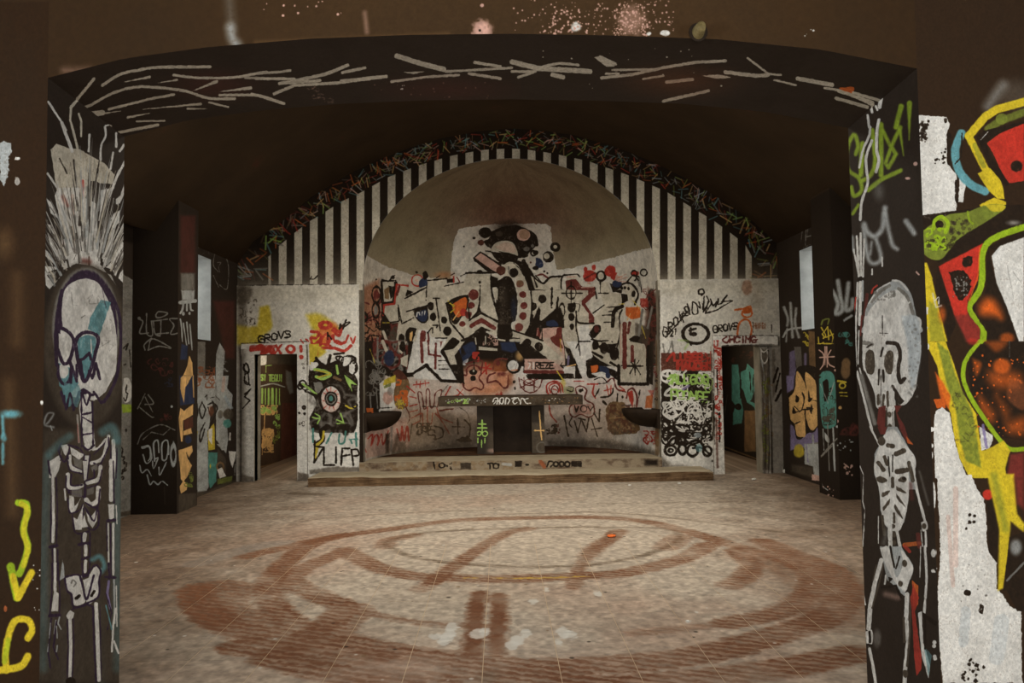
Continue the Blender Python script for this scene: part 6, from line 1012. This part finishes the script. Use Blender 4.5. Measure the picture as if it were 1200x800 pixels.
# ---------------------------------------------------------------- vault
va = MB(); VP = [(-5.2, VAULT[0][1] + .25), (WXL - .02, VAULT[0][1])] + [tuple(p) for p in VAULT[1:-1]] + [(WXR + .02, VAULT[-1][1]), (5.5, VAULT[-1][1] + .25)]
n = len(VP) - 1
HX0, HX1, HY0, HY1 = VAULT[7][0], VAULT[11][0], 6.95, 9.5          # opening in the crown of the vault, out of the picture
for (a, b) in zip(VP[:-1], VP[1:]):
    cut = a[0] >= HX0 - 1e-6 and b[0] <= HX1 + 1e-6
    for ya, yb in (((YB, HY0), (HY1, YW + .02)) if cut else ((YB, YW + .02),)):
        va.poly([(a[0], ya, a[1]), (b[0], ya, b[1]), (b[0], yb, b[1]), (a[0], yb, a[1])], 'vault')
zr = VAULT[7][1] - .02
for P in (((HX0, HY0), (HX1, HY0)), ((HX1, HY0), (HX1, HY1)), ((HX1, HY1), (HX0, HY1)), ((HX0, HY1), (HX0, HY0))):
    (xa, ya), (xb, yb) = P
    va.poly([(xa, ya, zr), (xb, yb, zr), (xb, yb, 6.1), (xa, ya, 6.1)], 'dark')
for p in ((-5.2, 3.5), (5.5, 3.6)): pass
va.build('ceiling', smooth=True, kind=S)

# ---------------------------------------------------------------- altar wall
AEXT = (WXL - .05, WXR + .05, -.05, 5.75)
ZP = (at(350, 333.3, Y=YW)[2] + at(843, 327.3, Y=YW)[2]) / 2
T_ = .25
wb = MB(); na = 48
# upper wall: strips between the apse curve and the vault
def vz(x): return np.interp(x, [p[0] for p in VAULT], [p[1] for p in VAULT]) + .03
def az(x):
    q = (x - AC) / AA
    return SPR + AB * math.sqrt(max(0, 1 - q * q)) if abs(q) < 1 else ZP
xs = sorted(set([WXL, WXR] + [float(p[0]) for p in VAULT[1:-1]] + [AC - AA * math.cos(math.pi * i / na) for i in range(na + 1)]))
for a, b in zip(xs[:-1], xs[1:]):
    mid = (a + b) / 2; ins = abs((mid - AC) / AA) < 1
    za, zb = (az(a) if ins and abs(a - AC) < AA - 1e-6 else (SPR if ins else ZP)), (az(b) if ins and abs(b - AC) < AA - 1e-6 else (SPR if ins else ZP))
    P = [(a, za), (b, zb), (b, vz(b)), (a, vz(a))]
    wb.poly([(x, YW, z) for x, z in P], 'paint_altar_wall', [fr_uv(x, z, *AEXT) for x, z in P])
wb.build('wall_back', kind=S)
DL = (at(299.5, 480, Y=YW)[0], at(349.5, 480, Y=YW)[0], at(325, 415, Y=YW)[2])
DR = (at(846, 480, Y=YW)[0], at(891, 480, Y=YW)[0], at(868, 405, Y=YW)[2])
def side_panel(name, x0, x1, d):
    mb = MB(); y = YW - .03
    for a, b, c, e in ((x0, d[0], 0, ZP), (d[1], x1, 0, ZP), (d[0], d[1], d[2], ZP)):
        quad_y(mb, y, a, b, c, e, 'paint_altar_wall', AEXT)
        mb.poly([(a, YW + T_, c), (b, YW + T_, c), (b, YW + T_, e), (a, YW + T_, e)], 'grey', flip=True)
    mb.poly([(d[0], y, 0), (d[0], YW + T_, 0), (d[0], YW + T_, d[2]), (d[0], y, d[2])], 'grey')
    mb.poly([(d[1], y, 0), (d[1], YW + T_, 0), (d[1], YW + T_, d[2]), (d[1], y, d[2])], 'grey', flip=True)
    mb.poly([(d[0], y, d[2]), (d[1], y, d[2]), (d[1], YW + T_, d[2]), (d[0], YW + T_, d[2])], 'grey', flip=True)
    mb.poly([(x0, y, ZP), (x1, y, ZP), (x1, YW, ZP), (x0, YW, ZP)], 'pale')
    for x, fl_ in ((x0, True), (x1, False)):
        mb.poly([(x, y, 0), (x, YW + T_, 0), (x, YW + T_, ZP), (x, y, ZP)], 'grey', flip=fl_)
    return mb.build(name, kind=S)
side_panel('wall_back_left', WXL, AXL + .004, DL)
side_panel('wall_back_right', AXR - .004, WXR, DR)

def door_frame(name, d, wl_, wr_, top, lint, right=True):
    t = thing(name, None, None, (0, 0, 0), kind=S); y0, y1 = YW - .065, YW + .10
    def piece(nm, x0, x1, z0, z1):
        mb = MB(); quad_y(mb, y0, x0, x1, z0, z1, 'paint_altar_wall', AEXT)
        mb.box(x0, x1, y0, y1, z0, z1, 'grey', front=None); return mb.build(nm, t)
    piece('post', d[0] - wl_, d[0], 0, d[2])
    if right: piece('post', d[1], d[1] + wr_, 0, d[2])
    piece('lintel', lint[0], lint[1], d[2], top)
    return t
door_frame('door_1', DL, at(299.5, 480, Y=YW)[0] - at(285, 480, Y=YW)[0], at(361, 480, Y=YW)[0] - DL[1], at(325, 404, Y=YW)[2], (at(284, 410, Y=YW)[0], at(361, 410, Y=YW)[0]))
door_frame('door_2', DR, DR[0] - at(834, 480, Y=YW)[0], 0, at(868, 393.5, Y=YW)[2], (at(834, 400, Y=YW)[0], at(910, 400, Y=YW)[0]), right=False)
# crumbling strip of bare render right of the second door
rr = MB(); quad_y(rr, YW - .05, DR[1] + .002, DR[1] + .14, 0, DR[2] - .02, 'paint_altar_wall', AEXT); rr.box(DR[1] + .002, DR[1] + .14, YW - .05, YW + .02, 0, DR[2] - .02, 'grey', front=None); o = rr.build('trim_1', kind=S); rough(o, .006, 5)

# passages behind the doors
def passage(name, X, out, mat, w=1.55):
    mb = MB(); y0, y1 = YW + T_, 16.5; xa, xb = (X, X + w) if out < 0 else (X - w, X)
    mb.grid(lambda u, v: (X, YW + (y1 - YW) * u, 2.5 * v), 1, 1, mat, flip=out > 0)
    xo = xb if out < 0 else xa
    mb.poly([(xo, y0, 0), (xo, y1, 0), (xo, y1, 2.5), (xo, y0, 2.5)], 'grey', flip=out < 0)
    mb.poly([(xa, y1, 0), (xb, y1, 0), (xb, y1, 2.5), (xa, y1, 2.5)], 'dark')
    mb.poly([(xa, y0, 2.5), (xb, y0, 2.5), (xb, y1, 2.5), (xa, y1, 2.5)], 'grey', flip=True)
    mb.build(name, kind=S)
passage('wall_passage_left', PSL, -1, 'paint_passage_left')
passage('wall_passage_right', PSR, 1, 'paint_passage_right', 1.5)

# ---------------------------------------------------------------- apse
ap = MB()
def ap_pt(u, v):
    X, Y, Z = apse_place(np.float64(u), np.float64(v)); return X, Y, Z
ap.grid(ap_pt, 64, 48, 'paint_apse')
ap.build('wall_apse', smooth=True, kind=S)
af = MB(); pts = [(AC - (AA - .002) * math.cos(math.pi * i / 24), YW + AD * math.sin(math.pi * i / 24)) for i in range(25)]
ym = 12.66
front = [p for p in pts if p[1] <= ym]; back = [p for p in pts if p[1] > ym]
xm = AA * math.sqrt(1 - ((ym - YW) / AD) ** 2)
af.poly([(x, y, STEP2 + .004) for x, y in [(AC - xm, ym)] + back + [(AC + xm, ym)]], 'soil', flip=True)
o = af.build('floor_apse', kind=S)
s2 = (at(421, 545, Y=YW - .07)[0], at(776, 540, Y=YW - .07)[0])
st = MB(); st.box(s2[0], s2[1], YW - .07, YW + .0, .1, STEP2, 'tread', front=None)
quad_y(st, YW - .07, s2[0], s2[1], .1, STEP2, 'paint_step_riser', (AXL, AXR, .12, STEP2))
st.poly([(x, y, STEP2 - .002) for x, y in pts], 'tread', flip=True)
st.build('step_2', kind=S)
s1 = MB().box(-2.87, 3.13, 11.2, YW - .03, 0, .128, 'tread', front='riser', left='riser', right='riser')
o = s1.build('step_1', kind=S); rough(o, .006, 22, lambda c: c.y < 11.4 and c.z > .02)

# ---------------------------------------------------------------- altar
ax0, ax1 = at(513.5, 470, Y=YA - .18)[0], at(683, 470, Y=YA - .18)[0]
al = thing('altar', 'stone altar table with spray-painted slab edge in the middle of the apse', 'altar', (AC, YA, STEP2))
sl = MB(); d = (AC, YA, STEP2)
sl.box(ax0 - d[0], ax1 - d[0], -.18, .72, ALT_B - d[2], ALT_T - d[2], 'stone', front='paint_altar_edge')
o = sl.build('slab', al)
for i, (x0, x1) in enumerate(((at(559, 500, Y=YA)[0], at(578, 500, Y=YA)[0]), (at(623, 500, Y=YA)[0], at(638, 500, Y=YA)[0]))):
    mb = MB(); q = lambda x: (x - pier_w[0]) / (pier_w[1] - pier_w[0])
    mb.box(x0 - d[0], x1 - d[0], 0, .5, .004, ALT_B - d[2], 'stone', front=None)
    P = [(x0, .004), (x1, .004), (x1, ALT_B - d[2]), (x0, ALT_B - d[2])]
    mb.poly([(x - d[0], 0, z) for x, z in P], 'paint_altar_base', [(q(x), z / (ALT_B - d[2])) for x, z in P])
    mb.build('support', al)
MB().box(at(578, 500, Y=YA)[0] - d[0], at(623, 500, Y=YA)[0] - d[0], .34, .46, .004, ALT_B - d[2], 'soot').build('back_panel', al)

# ---------------------------------------------------------------- half-round basins on the apse wall
def basin(px, py, side, label):
    t = thing('wall_basin', label, 'basin', group='black half-round basins on the apse wall')
    X = (AXL + .05) if side > 0 else (AXR - .05); Y = YW + .42; Z = at(px, py, Y=Y - .3)[2]
    t.location = (X, Y, Z - .34)
    R, Hh, na_, nb = .50, .30, 20, 8
    mb = MB()
    def P(u, v):
        a = -math.pi / 2 + math.pi * u; b = math.pi / 2 * v; r = R * math.sin(b)
        return side * r * math.cos(a), min(.84, 1) * r * math.sin(a), .34 - Hh * math.cos(b)
    mb.grid(P, na_, nb, 'soot', flip=side < 0)
    mb.grid(lambda u, v: (side * R * math.cos(-math.pi / 2 + math.pi * u) * (1 - v * .12), .84 * R * math.sin(-math.pi / 2 + math.pi * u) * (1 - v * .12), .34 + .012 * math.sin(v * math.pi)), na_, 3, 'soot', flip=side < 0)
    mb.grid(lambda u, v: (side * R * .88 * math.cos(-math.pi / 2 + math.pi * u) * (1 - v), .84 * R * .88 * math.sin(-math.pi / 2 + math.pi * u) * (1 - v), .34 - .12 * math.sin(v * math.pi / 2)), na_, 4, 'soot', flip=side < 0)
    mb.build('bowl', t, smooth=True)
    b = MB().box(-.05 if side > 0 else 0, 0 if side > 0 else .05, -.42, .42, .04, .35, 'soot'); b.build('back_plate', t)
basin(450, 484, 1, 'black half-round basin on the apse wall left of the altar')
basin(748, 480, -1, 'black half-round basin on the apse wall right of the altar')

# ---------------------------------------------------------------- small things
def scrap(name, px, py, r, mat, label, cat='litter', flat=.6, group=None, Z=0., n=2):
    p = at(px, py, Z=Z)
    bm = bmesh.new(); bmesh.ops.create_icosphere(bm, subdivisions=n, radius=r)
    for v in bm.verts:
        v.co *= random.uniform(.65, 1.15); v.co.z = v.co.z * flat
    z0 = min(v.co.z for v in bm.verts)
    for v in bm.verts: v.co.z -= z0
    me = bpy.data.meshes.new(name); bm.to_mesh(me); bm.free(); me.materials.append(M[mat])
    o = bpy.data.objects.new(name, me); C.objects.link(o); o.location = (p[0], p[1], Z + .0005)
    o['label'] = label; o['category'] = cat
    if group: o['group'] = group
    return o
scrap('crumpled_paper', 929, 555.5, .06, 'paper', 'crumpled white paper by the foot of the right side wall', 'paper', .9)
scrap('crumpled_paper', 920, 554, .04, 'paper', 'smaller white wad beside the crumpled paper at the right wall', 'paper', .8)
scrap('plaster_chip', 884, 562.5, .035, 'paper', 'white chip on the floor in front of the right doorway', 'chip', .5)
scrap('plaster_chip', 796, 567, .03, 'paper', 'white chip below the right end of the altar step', 'chip', .4)
scrap('plaster_chip', 738, 569, .025, 'paper', 'tiny white chip just in front of the step, below the right basin', 'chip', .4)
scrap('plaster_chip', 806, 728, .012, 'paper', 'small white chip on bare floor inside the right side of the tyre rings', 'chip', .4)
scrap('orange_scrap', 717, 629, .05, 'orange', 'small orange scrap on the dark tyre mark near the centre of the floor', 'litter', .25)
p = at(818, 38, Y=YF)
t = thing('lamp_socket', 'small round lamp socket on the dark wall above the arch', 'lamp socket', (p[0], YF, p[2]))
mb = MB(); mb.grid(lambda u, v: (.028 * (1 - .25 * v) * math.cos(2 * math.pi * u), -.05 * v, .034 * (1 - .25 * v) * math.sin(2 * math.pi * u)), 16, 3, 'brass', flip=True)
mb.grid(lambda u, v: (.021 * math.cos(v * math.pi / 2) * math.cos(2 * math.pi * u), -.05 - .02 * math.sin(v * math.pi / 2), .0255 * math.cos(v * math.pi / 2) * math.sin(2 * math.pi * u)), 16, 4, 'brass', flip=True)
mb.build('cup', t, smooth=True)
mb = MB(); mb.grid(lambda u, v: (.042 * (1 - v) * math.cos(2 * math.pi * u), -.004 - .004 * v, .042 * (1 - v) * math.sin(2 * math.pi * u)), 16, 2, 'soot', flip=True); mb.build('back_plate', t)
